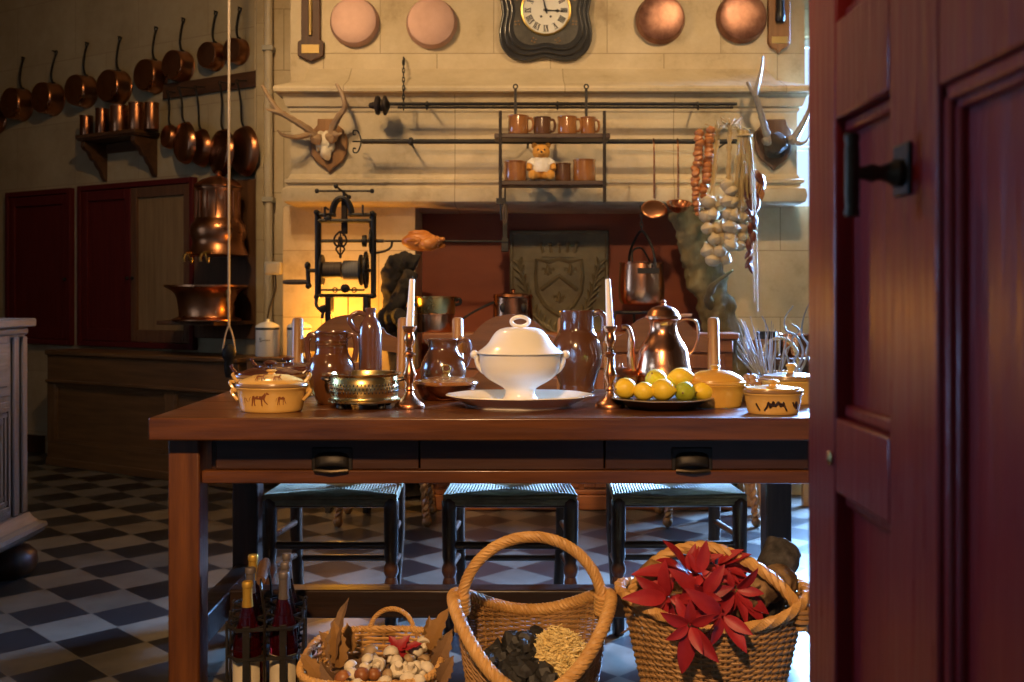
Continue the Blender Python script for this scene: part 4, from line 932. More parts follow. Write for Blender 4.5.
# ------------------------------------------------------------------ gnarled wood either side of the hearth
def gnarl(name, label, m, paths, loc=None):
    b = MB(); SUB = 16; NN = 28
    for pts, r in paths:
        c = curve(pts, SUB); n = len(c)
        rr = [r[min(i//SUB, len(r)-1)]*(1-(i % SUB)/SUB)+r[min(i//SUB+1, len(r)-1)]*(i % SUB)/SUB for i in range(n)]
        rr = [q*(1+.07*sin(i*.5)) for i, q in enumerate(rr)]
        base = len(b.v); b.tube(c, rr, NN)
        for i in range(base, len(b.v)):
            v = V(b.v[i]); ax = c[min((i-base)//NN, n-1)]
            d = v-ax; w_ = V((v.x*1.6, v.y*1.6, v.z*.8)); q = 1+.36*noise.noise(w_*9)+.22*noise.noise(w_*24)+.12*noise.noise(w_*55)
            b.v[i] = tuple(ax+d*q)
    return tag(b.build(name, M[m], ang=60), label, 'log')
sR = 190
def G(px, py, s=190, dy=0): q = P(px,py,s); q.y += dy; return q
gnarl('tree_trunk', 'leaning mossy tree trunk at the right side of the hearth opening', 'bark', [([G(684,209),G(692,235),G(702,265),G(712,295),G(722,330),G(733,380),G(741,440),V((G(744,490).x,F/190,.02))],[.085,.088,.092,.088,.08,.085,.095,.12]),
    ([G(716,312,190),G(708,300,194),G(714,285,198),G(733,270,200)],[.03,.024,.016,.007]), ([G(704,240,188),G(728,244,191)],[.03,.012])])
gnarl('driftwood_root', 'dark twisted root at the left side of the hearth opening', 'barkd', [([G(416,266),G(406,262),G(396,268),G(392,284),G(395,305),G(398,340),V((G(400,400).x,F/188,.3)),V((G(402,480).x,F/188,.02))],[.045,.055,.058,.05,.06,.07,.08,.10]),
    ([G(411,272,191),G(404,290,192),G(393,306,193),G(378,325,194),G(372,345,195)],[.04,.045,.04,.034,.02]), ([G(388,330,192),G(392,318,195),G(400,318,196),G(408,328,196),G(408,345,196)],[.03,.04,.04,.04,.03])])
# ------------------------------------------------------------------ sideboard in front of the hearth with pots
SS = 195; YS = F/SS
sb = thing('sideboard', 'low red oak panelled sideboard standing before the hearth', 'sideboard', (0,0,0)); xa, xb = (430-512)/197, (731-512)/197; zt = Z(332,SS)
y0, y1 = F/199, F/193.5
MB().box(xa-.03,xb+.03,y0-.02,y1,zt-.035,zt).build('top', M['chest'], sb, bev=.008)
MB().box(xa,xb,y0+.02,y1-.01,.0,zt-.035).build('body', M['chest'], sb)
b = MB().box(xa-.01,xb+.01,y0-.012,y0+.03,.0,.075).box(xa,xb,y0+.004,y0+.03,.075,.10).box(xa,xb,y0,y0+.03,zt-.10,zt-.035); b.build('plinth', M['chest'], sb, bev=.006)
nd = 4
for i in range(nd):
    c0 = xa+.03+(xb-xa-.06)*i/nd; c1 = xa+.03+(xb-xa-.06)*(i+1)/nd
    b = MB().box(c0+.01,c0+.07,y0+.002,y0+.022,.11,zt-.11).box(c1-.07,c1-.01,y0+.002,y0+.022,.11,zt-.11).box(c0+.07,c1-.07,y0+.002,y0+.022,.11,.18).box(c0+.07,c1-.07,y0+.002,y0+.022,zt-.18,zt-.11)
    d = b.build('door', M['chestz'], sb, bev=.004)
    MB().box(c0+.075,c1-.075,y0+.010,y0+.022,.185,zt-.185).build('panel', M['chestz'], d, bev=.01)
    MB().ell((c0+.05 if i % 2 else c1-.05, y0-.008, .5),.013,.014,.013,12,8).build('knob', M['brass'], d)
k = 1/SS
t = thing('copper_pot', 'straight copper pot on the sideboard, under the wide brass pan', 'pot', ((435.5-512)*k, YS, zt+.0006))
r = 18.5*k; h = 18*k
MB().lathe([(0,0),(r*.97,0),(r,.006),(r,h-.008),(r*1.04,h-.006),(r*1.04,h),(r*.95,h),(r*.94,.01),(0,.008)], 36).build('pot_body', M['copper'], t)
t = thing('brass_pan', 'wide brass pan stacked on the copper pot, left on the sideboard', 'pan', ((436-512)*k, YS, zt+h+.0012))
r = 20*k; h2 = 17.5*k
MB().lathe([(0,0),(r*.92,0),(r*.95,.006),(r,h2-.01),(r*1.05,h2-.006),(r*1.05,h2),(r*.95,h2),(r*.92,.012),(0,.01)], 36).build('pan_body', M['brass'], t)
MB().tube(curve([(r*.98,0,h2*.75),(r*1.18,.0,h2*.85),(r*1.22,0,h2*.6),(r*.97,0,h2*.5)],4), .008, 8).build('handle', M['iron'], t)
MB().tube(curve([(-r*.98,0,h2*.75),(-r*1.18,.0,h2*.85),(-r*1.22,0,h2*.6),(-r*.97,0,h2*.5)],4), .008, 8).build('handle', M['iron'], t)
t = thing('lidded_bucket', 'dark copper bucket with a flat lid in front of the fireback', 'bucket', ((513-512)*k, YS, zt+.0006))
r = 20.5*k; h = 34*k
MB().lathe([(0,0),(r*.99,0),(r*1.02,.008),(r*.97,h*.5),(r*.93,h),(0,h)], 36).build('body', M['copperdk'], t)
MB().lathe([(0,h),(r*.96,h),(r*.98,h+.006),(r*.94,h+.018),(r*.5,h+.026),(.012,h+.028),(.010,h+.036),(.014,h+.044),(0,h+.048)], 36).build('lid', M['copperdk'], t)
for sg in (1,-1): MB().ell((sg*r*.5,-r*.82,h-.05),.014,.01,.024,10,8).build('lug', M['iron'], t)
MB().tube(curve([(-r*.9,-.01,h-.02),(-.18,-.02,h-.06),(-.26,-.03,h-.11),(-.30,-.04,h-.15)],5), .006, 6).build('long_handle', M['iron'], t)
t = thing('trivet', 'black iron three legged trivet on the sideboard under the cauldron', 'trivet', ((633-512)*k, YS, zt+.0006))
MB().tube([(.09*cos(i*pi/12),.09*sin(i*pi/12),.10) for i in range(24)], .008, 8, True).build('ring', M['iron'], t)
for i in range(3):
    a = radians(-160+120*i); MB().tube(curve([(.09*cos(a),.09*sin(a),.10),(.105*cos(a),.105*sin(a),.08),(.12*cos(a),.12*sin(a),.008),(.14*cos(a),.14*sin(a),.006)],4), .007, 8).build('leg', M['iron'], t)
# small bench at the right with pots and a basket
S2 = 200; k = 1/S2; zt2 = Z(356,S2)
st = thing('side_bench', 'small plain wooden bench against the right hearth wall', 'bench', ((775-512)*k, F/S2, 0))
MB().box(-.135,.22,-.20,.15,zt2-.035,zt2).build('top', M['slat'], st, bev=.006)
MB().box(-.11,.19,-.10,.12,zt2-.12,zt2-.035).build('apron', M['slat'], st, bev=.004)
for x in (-.11,.19):
    for y in (-.10,.12): MB().box(x-.02,x+.02,y-.02,y+.02,0,zt2-.12).build('leg', M['post'], st, bev=.003)
pot('copper_pot','round copper pot behind the curly grey twigs','pot',17*k,22*k,M['copper'],((797-512)*k,F/S2,zt2+.0006),'pots on the right bench')
pot('iron_pot','dark iron pot behind the straight grey twigs','pot',10*k,24*k,M['iron'],((769-512)*k,F/S2+.05,zt2+.0006),'pots on the right bench')
pot('stoneware_pot','low orange brown pot at the left of the right bench','pot',13*k,17*k,M['mug'],((760-512)*k,F/S2-.10,zt2+.0006),'pots on the right bench')
# ------------------------------------------------------------------ the long table
TZ = .76; TX = .948; TY0 = F/384.0; TY1 = F/294.0
tb = thing('long_table', 'long dark oak kitchen table with drawers, laid with pots and tureen', 'table', (0,(TY0+TY1)/2,0)); D = (TY1-TY0)/2
b = MB(); nb = 4
for i in range(nb):
    ya = -D+2*D*i/nb; b.box(-TX,TX,ya+(.0006 if i else 0),ya+2*D/nb,TZ-.06,TZ)
b.build('tabletop', M['tablewx'], tb, bev=.005)
lf = F/375; lw = .042
YK = F/305+lw
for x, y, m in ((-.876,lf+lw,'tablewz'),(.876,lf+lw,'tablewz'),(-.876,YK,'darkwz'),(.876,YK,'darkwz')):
    MB().box(x-lw,x+lw,y-lw-tb.location.y,y+lw-tb.location.y,0,TZ-.06).build('leg', M[m], tb, bev=.006)
yl = lf+lw-tb.location.y; yk = YK-tb.location.y
ya = lf+.02-tb.location.y
zr0, zr1 = Z(483,371), Z(470,371)
MB().box(-.834,.834,ya,ya+.03,zr0,zr1).build('lower_rail', M['tablewx'], tb, bev=.003)
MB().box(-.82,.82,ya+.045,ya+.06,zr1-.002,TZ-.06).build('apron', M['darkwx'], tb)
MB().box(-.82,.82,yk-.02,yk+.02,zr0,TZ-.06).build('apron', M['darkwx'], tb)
for sg in (1,-1): MB().box(sg*.876-.015,sg*.876+.015,yl+lw,yk-lw,zr0,TZ-.06).build('side_apron', M['darkwy'], tb)
MB().box(-.247,.247,ya+.008,ya+.05,zr1+.001,TZ-.061).build('fixed_panel', M['darkwx'], tb, bev=.002)
for sg, nm in ((-1,'left'),(1,'right')):
    x0, x1 = sorted((sg*.251, sg*.80))
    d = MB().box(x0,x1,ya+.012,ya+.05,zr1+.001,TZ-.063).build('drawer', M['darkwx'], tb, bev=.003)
    xc = sg*.485; zc = Z(460,371)
    b = MB()
    for i in range(13):                       # cup pull
        pass
    vs = []; fs = []
    for j in range(7):
        ph = pi/2*j/6
        for i in range(13):
            a = pi*i/12; vs.append((xc+.046*cos(a)*1.0, ya+.012-.026*sin(ph)*sin(a)**.6 if 0 < i < 12 else ya+.012, zc+.02-.036*(1-cos(ph))*1.0+.012*sin(a)-.008))
    for j in range(6):
        for i in range(12): fs.append((j*13+i, j*13+i+1, (j+1)*13+i+1, (j+1)*13+i))
    b.add(vs, fs)
    h = b.build('cup_handle', M['iron'], d)
    mod = h.modifiers.new('thick', 'SOLIDIFY'); mod.thickness = .004
    MB().box(xc-.055,xc+.055,ya+.007,ya+.0125,zc-.028,zc+.034).build('back_plate', M['iron'], h, bev=.004)
    MB().tube([(xc-.045,ya-.006,zc-.026),(xc,ya-.014,zc-.028),(xc+.045,ya-.006,zc-.026)], .006, 8).build('pull_lip', M['bronze'], h)
yc = F/330-tb.location.y
MB().box(-.85,.85,yc-.035,yc+.035,Z(615,330),Z(587,330)).build('stretcher', M['blackw'], tb, bev=.006)
for sg in (1,-1): MB().box(sg*.876-.032,sg*.876+.032,yl+lw-.01,yk-lw+.01,.11,.195).build('side_stretcher', M['blackw'], tb, bev=.006)
# ------------------------------------------------------------------ rush seated chairs
def rush_chair(label):
    t = thing('rush_chair', label, 'chair', group='rush seated chairs tucked behind the table')
    yF, yB = -.17, .175; wf, wb = .193, .180; sz = .434; ht = 1.0
    for sg in (1,-1):
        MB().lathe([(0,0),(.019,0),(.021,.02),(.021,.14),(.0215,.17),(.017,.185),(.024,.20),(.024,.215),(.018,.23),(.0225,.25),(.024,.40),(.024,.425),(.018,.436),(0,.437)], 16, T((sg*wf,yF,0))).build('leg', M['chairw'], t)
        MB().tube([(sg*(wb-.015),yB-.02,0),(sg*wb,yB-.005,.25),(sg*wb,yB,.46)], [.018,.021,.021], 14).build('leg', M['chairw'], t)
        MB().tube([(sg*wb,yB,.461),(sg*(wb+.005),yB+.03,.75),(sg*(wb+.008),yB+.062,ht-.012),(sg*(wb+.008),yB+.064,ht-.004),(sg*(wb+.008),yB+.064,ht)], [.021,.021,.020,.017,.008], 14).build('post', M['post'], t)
        for z0, z1 in ((.31,.285),(.21,.17)): MB().tube([(sg*wf,yF,z0),(sg*wb,yB-.005,z1)], .0105, 10).build('stretcher', M['chairwx'], t)
    for z in (.285,): MB().tube([(-wf,yF,z),(wf,yF,z)], .0125, 10).build('stretcher', M['chairwx'], t)
    for z in (.16,): MB().tube([(-wb,yB-.008,z),(wb,yB-.008,z)], .0115, 10).build('stretcher', M['chairwx'], t)
    b = MB().tube([(-wf,yF,.416),(wf,yF,.416)], .011, 8)
    b.build('seat_rail', M['chairwx'], t)
    # rush seat: nested rings of cord running in to the middle
    b = MB(); n = 22
    for i in range(n):
        q = i/(n-1); f = 1-q
        z = sz+.010-.014*q
        xf, xb, y0, y1 = wf*f+.016*f, wb*f+.012*f, (yF-.016)*f, (yB+.006)*f
        rr = .0062
        pts = [(-xf,y0,z),(0,y0,z-.004),(xf,y0,z),((xf+xb)/2,(y0+y1)/2,z-.004),(xb,y1,z),(0,y1,z-.004),(-xb,y1,z),(-(xf+xb)/2,(y0+y1)/2,z-.004)]
        b.tube(pts, rr, 6, True)
    for i in range(2):
        f = 1+.02; z = sz-.002-.011*i
        g = .014 if i < 1 else .010
        b.tube([(-wf-g,yF-g,z),(0,yF-g-.002,z-.002),(wf+g,yF-g,z),(wb+g,yB+g*.6,z),(0,yB+g*.6,z),(-wb-g,yB+g*.6,z)], .0072, 6, True)
    b.box(-wf+.02,wf-.02,yF+.01,yB-.01,sz-.020,sz-.012)
    b.build('rush_seat', M['rush'], t)
    for j, (zb_, zt_, arch) in enumerate(((.885,.955,.055),(.745,.81,.03),(.60,.66,.025))):
        yy = yB+.064*(zb_-.461)/.54
        poly = []
        m_ = 24
        for i in range(m_+1):
            u = -1+2*i/m_; poly.append((u*(wb-.005), zt_+arch*(cos(u*pi/2)**1.2 if abs(u) < .93 else 0)-.030*(1-max(0,1-(abs(u)/.75)**4) if abs(u) < .75 else 1)))
        for i in range(m_+1):
            u = 1-2*i/m_; poly.append((u*(wb-.005), zb_+.018*cos(u*pi/2)-.012))
        mb = MB().prism(poly, yy-.007, yy+.007)
        mb.v = [(x, y+.022*cos(x/wb*pi/2), z) for x, y, z in mb.v]
        mb.build('back_slat', M['slat'], t)
    return t
c1 = rush_chair('rush seated ladder back chair behind the brown two handled jar and bottle')
YC = F/315+.17
c1.location = ((330.5-512)/315, YC, 0)
dup(c1, (-.006, YC, 0), 0, 'rush seated ladder back chair behind the white tureen, middle of three')
dup(c1, ((679.5-512)/315, YC+.01, 0), 0, 'rush seated ladder back chair behind the copper coffee pot and lemons')
# ------------------------------------------------------------------ barley twist stools
def stool(label):
    t = thing('twist_stool', label, 'stool', group='barley twist stools between table and hearth')
    for sx in (1,-1):
        for sy in (1,-1):
            MB().rope([(sx*.17,sy*.12,.41),(sx*.185,sy*.13,.25),(sx*.205,sy*.145,.04)], .0185, 2, 7, r=.013, sub=18).ell((sx*.207,sy*.146,.025),.024,.024,.025,12,8).build('leg', M['shield'], t)
    MB().box(-.20,.20,-.15,.15,.41,.445).build('seat', M['bench'], t, bev=.01)
    MB().box(-.18,.18,-.13,.13,.37,.41).build('apron', M['bench'], t, bev=.004)
    return t
s1 = stool('twisted leg stool glimpsed under the table, behind the left rush chair'); s1.location = ((382.5-512)/215, F/215+.145, 0)
dup(s1, ((712-512)/215, F/215+.145, 0), 0, 'twisted leg stool glimpsed under the table, behind the right rush chair')
# ------------------------------------------------------------------ grey cabinet at the left
gc = thing('grey_cabinet', 'tall grey limed oak cabinet with moulded panels at the left edge', 'cabinet', (0,0,0))
ys = F/256; xf = (28-512)/256-.012
yE = ys; yN = ys-1.25; xB = xf-.52
MB().box(xB,xf,yN,yE,.215,.925).build('carcass', M['greywood'], gc)
MB().box(xB,(33-512)/256+.0,yN-.03,yE+.035,.955,.99).build('top', M['greywy'], gc, bev=.008, seg=3)
MB().box(xB,xf+.01,yN-.02,yE+.015,.925,.955).build('cornice', M['greywy'], gc, bev=.01, seg=3)
pf = [(0,.215),(0,.235),(.012,.232),(.02,.215),(.036,.195),(.060,.185),(.064,.170),(.054,.152),(.02,.13),(.0,.128)]
b = MB(); vs = []; fs = []
for p_, z in pf:
    for x, y in ((xf+p_, yN-p_), (xf+p_, yE+p_*.9), (xB, yE+p_*.9)): vs.append((x,y,z))
for i in range(len(pf)-1):
    for k_ in range(2): fs.append((3*i+k_,3*i+k_+1,3*i+4+k_,3*i+3+k_))
b.add(vs, fs).box(xB,xf,yN,yE,.128,.215).build('plinth', M['greywy'], gc, ang=20)
for y in (yN+.1, yE-.09):
    MB().lathe([(0,0),(.07,0),(.095,.02),(.105,.05),(.10,.085),(.075,.11),(.05,.118),(.05,.128),(0,.128)], 28, T((xf-.035,y+.03,0))).build('foot', M['darkwz'], gc)
b = MB()
for y0_, y1_ in ((yE-.045,yE),(yE-.115,yE-.07)):
    b.box(xf,xf+.012,y0_,y1_,.235,.92)
b.build('pilaster', M['greywood'], gc, bev=.006, seg=2)
for i in range(2):
    y1_ = yE-.13-i*.54; y0_ = y1_-.50
    d = MB().box(xf,xf+.008,y0_,y1_,.70,.90).build('drawer', M['greywy'], gc, bev=.004)
    MB().box(xf+.006,xf+.02,y0_+.04,y1_-.04,.735,.865).build('drawer_panel', M['greywy'], d, bev=.01)
    d = MB().box(xf,xf+.008,y0_,y1_,.25,.68).build('door', M['greywood'], gc, bev=.004)
    b = MB()
    for g in range(3): b.box(xf+.006,xf+.018-.004*g,y0_+.02+.022*g,y0_+.036+.022*g,.27+.02*g,.66-.02*g).box(xf+.006,xf+.018-.004*g,y1_-.036-.022*g,y1_-.02-.022*g,.27+.02*g,.66-.02*g).box(xf+.006,xf+.018-.004*g,y0_+.02,y1_-.02,.27+.022*g,.286+.022*g).box(xf+.006,xf+.018-.004*g,y0_+.02,y1_-.02,.644-.022*g,.66-.022*g)
    b.build('panel_moulding', M['greywood'], d, bev=.003)
# ------------------------------------------------------------------ the red door in the foreground
DX = .35; dY1 = DX*F/(808-512); dY0 = dY1-.86; TH = .045
def DY(px): return DX*F/(px-512)
def DZ(py, px): return H-(py-295)*DY(px)/F
dr = thing('door_1', 'red', 'door', (0,0,0)); del dr['label'], dr['category']; struct(dr)
# holes of the face: (y0,y1,z0,z1) from far to near
ya, yb_, yc_ = DY(835), DY(889), DY(938)
rows_ = [(DZ(418,836)+.0, DZ(112,850)), (.12, DZ(493,836)), (DZ(20,838), 1.98)]
fo = .030
vals_z = sorted([0.0]+[v for r_ in rows_ for v in r_]+[2.1])
b = MB()
b.box(DX,DX+TH,ya,dY1,0.01,2.1).box(DX,DX+TH,yc_,yb_,0.01,2.1)
prev = .01
for z0, z1 in sorted(rows_): b.box(DX,DX+TH,yb_,ya,prev,z0); prev = z1
b.box(DX,DX+TH,yb_,ya,prev,2.1)
yd = dY0+.10
big = (.12, DZ(93,924))
b.box(DX,DX+TH,yd,yc_,.01,big[0]).box(DX,DX+TH,yd,yc_,big[1],2.1).box(DX,DX+TH,dY0,yd,.01,2.1)
leaf = b.build('stile', M['reddoor'], dr, bev=.003)
for z0, z1 in rows_:
    MB().box(DX+.018,DX+.034,yb_-.004,ya+.004,z0-.004,z1+.004).build('panel', M['reddoor'], dr)
    g = .010
    bb = MB()
    bb.box(DX+.005,DX+.034,yb_,yb_+g*.8,z0,z1).box(DX+.010,DX+.034,yb_,ya,z0,z0+g*1.5).box(DX+.010,DX+.034,yb_,ya,z1-g*1.5,z1)
    bb.build('panel_moulding', M['reddoor'], dr, bev=.004)
MB().box(DX+.016,DX+.034,yd-.004,yc_+.004,big[0]-.004,big[1]+.004).build('panel', M['reddoor'], dr)
bb = MB()
for q, dd in ((.006,.004),(.014,.009)):
    bb.box(DX+dd,DX+.03,yc_-q-.006,yc_,big[0],big[1]).box(DX+dd,DX+.03,yd,yc_,big[1]-q-.008,big[1]).box(DX+dd,DX+.03,yd,yc_,big[0],big[0]+q+.008)
bb.build('panel_moulding', M['reddoor'], dr, bev=.003)
yh = DY(905); zh = DZ(173,905); k = yh/F
MB().box(DX-.004,DX,yh-.017,yh+.020,DZ(196,905),DZ(143,905)).build('lock_plate', M['iron'], dr, bev=.002)
hd = MB().lathe([(0,0),(.012,0),(.013,.006),(.009,.012),(.0065,.020),(.0085,.027),(.006,.034),(.006,.044),(0,.045)], 18, T((DX-.003,yh,zh)) @ Matrix.Rotation(pi,4,'Z') @ RY).build('door_handle', M['bronze'], dr)
yt = yh; 
zt_, zb_ = zh+.035, zh-.039
MB().lathe([(0,zb_-zh),(.0062,zb_-zh),(.0072,zb_-zh+.004),(.0058,zb_-zh+.009),(.0066,zb_-zh+.013),(.0066,zt_-zh-.013),(.0058,zt_-zh-.009),(.0072,zt_-zh-.004),(.0062,zt_-zh),(0,zt_-zh)], 18, T((DX-.047,yt,zh))).build('grip', M['bronze'], hd)
MB().lathe([(0,0),(.007,0),(.008,.002),(.005,.003),(0,.003)], 16, T((DX-.0005,DY(831),DZ(458,831))) @ Matrix.Rotation(pi,4,'Z') @ RY).build('keyhole', M['brass'], dr)
for z in (.45, 1.6): MB().box(DX+.005,DX+TH-.004,dY0-.012,dY0+.001,z,z+.10).build('hinge', M['iron'], dr, bev=.002)
struct(MB().box(DX-.0,3.0,dY0-.20,dY0-.0125,0,3.3).build('wall_entry', M['plaster']))
# ------------------------------------------------------------------ things on the table
TT = TZ+.0006
def onT(px, s): return V(((px-512)/s, F/s, TT))
def zt_(py, s): return H-(py-295)/s-TT          # height above the table top
def surf_oval(a, sy, r, z): return V((r*sin(a), -r*sy*cos(a), z))
HORSE = [[(-.5,.10),(-.42,.42),(-.30,.46),(.22,.42),(.36,.62),(.46,.80),(.55,.78),(.70,.60),(.66,.54),(.52,.56),(.44,.30),(.40,.12),(.10,.10),(-.2,.12)],
         [(-.48,.16),(-.34,.2),(-.40,-.16),(-.46,-.5),(-.54,-.5),(-.50,-.14)],[(-.34,.2),(-.22,.14),(-.26,-.2),(-.22,-.5),(-.30,-.5),(-.36,-.16)],
         [(.28,.16),(.40,.16),(.46,-.1),(.62,-.34),(.56,-.38),(.38,-.14)],[(.14,.14),(.26,.14),(.24,-.2),(.26,-.5),(.18,-.5),(.16,-.2)],
         [(-.5,.36),(-.46,.40),(-.62,.2),(-.70,-.1),(-.74,-.08),(-.66,.24)]]
def decal(b, polys, fn, sc, cx, cz, th=.0010):
    """small painted figures lying on a curved wall: fn(u, v) -> point, outwards thickness th"""
    for pl in polys:
        n = len(pl)
        me = bmesh.new(); vs = [me.verts.new((x, y, 0)) for x, y in pl]; f = me.faces.new(vs)
        bmesh.ops.triangulate(me, faces=[f]); bmesh.ops.subdivide_edges(me, edges=me.edges[:], cuts=1, use_grid_fill=True)
        bmesh.ops.triangulate(me, faces=me.faces[:])
        me.verts.ensure_lookup_table(); me.verts.index_update()
        pts = [fn(cx+v.co.x*sc, cz+v.co.y*sc, th) for v in me.verts]
        b.add(pts, [tuple(v.index for v in f.verts) for f in me.faces]); me.free()
def terrine(name, label, px, s, w, hb, hl, hk, mb_, ml, sy=.72, grp=None, ears=True, rot=0, mr='rimtan', knob='ball', mk=None):
    """oval lidded dish: w half width, hb body height, hl lid height, hk knob height"""
    p = onT(px, s); p.y += w*sy
    t = thing(name, label, 'terrine', p, rot, grp)
    MB().lathe([(0,0),(w*.84,0),(w*.87,.003),(w*.88,.008),(w*.95,hb*.62),(w*.97,hb*.86),(w*1.0,hb*.9),(w*1.02,hb*.96),(w*1.0,hb),(w*.93,hb),(w*.90,hb*.8),(w*.8,.01),(0,.008)], 56, sy=sy).build('body', M[mb_], t)
    MB().lathe([(w*.90,hb),(w*1.03,hb+.0006),(w*1.04,hb+.004),(w*1.02,hb+.008),(w*.94,hb+.010)], 56, sy=sy, closed=False).build('lid_rim', M[mr], t)
    MB().lathe([(0,hb+.008),(w*.95,hb+.010),(w*.93,hb+.014),(w*.80,hb+hl*.62),(w*.5,hb+hl*.92),(w*.2,hb+hl),(0,hb+hl)], 56, sy=sy).build('lid', M[ml], t)
    z = hb+hl-.001
    if knob == 'ball': MB().lathe([(0,z),(.012,z),(.009,z+.004),(.013,z+hk*.6),(.016,z+hk*.75),(.010,z+hk),(0,z+hk)], 20).build('knob', M[mk or ml], t)
    else: MB().lathe([(0,z),(.007,z),(.006,z+hk*.3),(.019,z+hk*.5),(.020,z+hk*.7),(.008,z+hk),(0,z+hk)], 20).build('knob', M[mk or ml], t)
    if ears:
        for sg in (1,-1):
            MB().tube(curve([(sg*w*.93,-.012,hb*.45),(sg*w*1.08,-.010,hb*.70),(sg*w*1.12,-.002,hb*.84),(sg*w*1.0,.0,hb*.80)],5), [.005]*16, 8).build('ear_handle', M[mb_], t)
            MB().tube(curve([(sg*w*.95,-.004,hb+.012),(sg*w*1.06,0,hb+.024),(sg*w*1.10,0,hb+.032),(sg*w*1.06,0,hb+.034)],5), .005, 8).build('lid_ear', M[ml], t)
    return t
# horse painted terrine, front left
s = 371; w = 36.0/s; hb = zt_(387,s)
t = terrine('oval_terrine', 'straw yellow oval terrine painted with brown horses, front left of table', 265.5, s, w, zt_(388.5,s), .034, .014, 'yellowf', 'yellowf', .72, 'lidded terrines on the table', mr='rimtan')
hb = zt_(388.5,s)
def body_pt(u, v, th):
    f = v/hb; r = w*(.88+.075*f)+th; a = u/w
    return (r*sin(a), -r*.72*cos(a)-th, v)
HW = [[(x*1.35, y*.85) for x, y in pl] for pl in HORSE]
b = MB(); decal(b, HW, body_pt, .034, -.022, hb*.50); decal(b, HW, body_pt, .026, -.080, hb*.56); decal(b, HORSE, body_pt, .024, .046, hb*.50)
b.build('painted_horses', M['browng'], t)
def lid_pt(u, v, th):
    f = min(max(v,0),1); r = w*(.95-.45*f); z = hb+.012+.030*(1-(1-f)**2)*.92
    a = u/w; return (r*sin(a)*1.0, -r*.72*cos(a)-th*.7, z+th)
b = MB(); decal(b, HORSE, lambda u, v, th: lid_pt(u, v, th+.002), .034, -.016, .40) if 0 else None
def lp(u, v, th):
    f = .12+v*14; r = w*(.94-.15*(f/.62)) if f < .62 else w*.79
    z = hb+.014+(f)*.0211/.62*1.0
    a = u/w; return (r*sin(a)*1.004, -r*.72*cos(a)*1.004-.001, z+.0012)
decal(b, [[(x, y) for x, y in pl] for pl in HORSE], lp, .030, -.020, .018)
decal(b, HORSE, lp, .024, .034, .016)
b.build('painted_horses', M['browng'], t)
s = 345; terrine('oval_terrine', 'brown lidded oval terrine just behind the horse painted one', 264, s, 36/s, .075, .030, .022, 'yellowf', 'liddark', .7, 'lidded terrines on the table', mr='rimtan', knob='flat')
s = 322; terrine('oval_terrine', 'brown lidded oval terrine farthest back at the left, by the two handled jar', 283, s, 34/s, .082, .024, .020, 'yellowf', 'liddark', .7, 'lidded terrines on the table', mr='liddark', knob='flat')
# brass chafing dish
s = 363; p = onT(359, s); k = 1/s; p.y += .10
t = thing('chafing_dish', 'round pierced brass chafing dish on small black feet', 'chafing dish', p)
r = 36.5*k; z0 = .017; z1 = zt_(379,s)+.010
MB().lathe([(0,z0),(r*.96,z0),(r*1.02,z0+.002),(r*1.02,z0+.006),(r*.96,z0+.010),(r*.94,z0+.014),(r*.94,z0+.020),(r*.955,z0+.022),(r*.955,z1-.022),(r*.94,z1-.020),(r*.94,z1-.008),(r*1.04,z1-.003),(r*1.05,z1),(r*.95,z1),(r*.90,z1-.012),(r*.88,z0+.01),(0,z0+.008)], 64).build('bowl', M['brass'], t)
b = MB(); n = 58; rr = r*.956
for i in range(n):
    for j in range(3):
        a = 2*pi*(i+.5*(j % 2))/n; zc = z0+.031+j*.0105
        b.ell((rr*cos(a), rr*sin(a), zc), .0019, .0019, .0042, 6, 4, Matrix.Rotation(0,4,'Z'))
b.build('pierced_holes', M['black'], t)
for i in range(4):
    a = radians(-58+90*i if i else -58); 
    MB().lathe([(0,0),(.010,0),(.013,.004),(.012,.011),(.009,.0175),(0,.018)], 16, T((r*.80*cos(radians(45+90*i)), r*.80*sin(radians(45+90*i)), 0))).build('foot', M['black'], t)
for sg in (1,-1): MB().tube(curve([(sg*r*.97,-.02,z1-.02),(sg*r*1.14,-.015,z1-.016),(sg*r*1.14,.015,z1-.016),(sg*r*.97,.02,z1-.02)],5), .005, 8).build('handle', M['pewter'], t)
# two handled jar
s = 345; p = onT(328, s); p.y += .06; k = 1/s; Ht = zt_(332,s)
t = thing('stoneware_jar', 'glossy brown two handled stoneware jar left of the bottle', 'jar', p)
MB().lathe([(0,0),(14*k,0),(15*k,.004),(18.5*k,Ht*.12),(22*k,Ht*.24),(24*k,Ht*.36),(24.3*k,Ht*.44),(23.4*k,Ht*.53),(21*k,Ht*.61),(18*k,Ht*.67),(16.6*k,Ht*.71),(16.9*k,Ht*.73),(16.2*k,Ht*.75),(16.3*k,Ht*.80),(17*k,Ht*.82),(16.3*k,Ht*.84),(17*k,Ht*.87),(16.4*k,Ht*.89),(16.4*k,Ht*.95),(17.8*k,Ht*.985),(17.6*k,Ht),(16*k,Ht),(15*k,Ht*.95),(14.6*k,Ht*.8),(20*k,Ht*.5),(0,.02)], 48).build('body', M['stonew'], t)
for sg, th in ((-1,.95),(1,.95)):
    MB().tube(curve([(sg*15.5*k,0,Ht*.93),(sg*21*k,0,Ht*.955),(sg*24.5*k,0,Ht*.88),(sg*25*k,0,Ht*.74),(sg*22.5*k,0,Ht*.58)],6), .0085, 10, flat=.7).build('handle', M['stonew'], t)
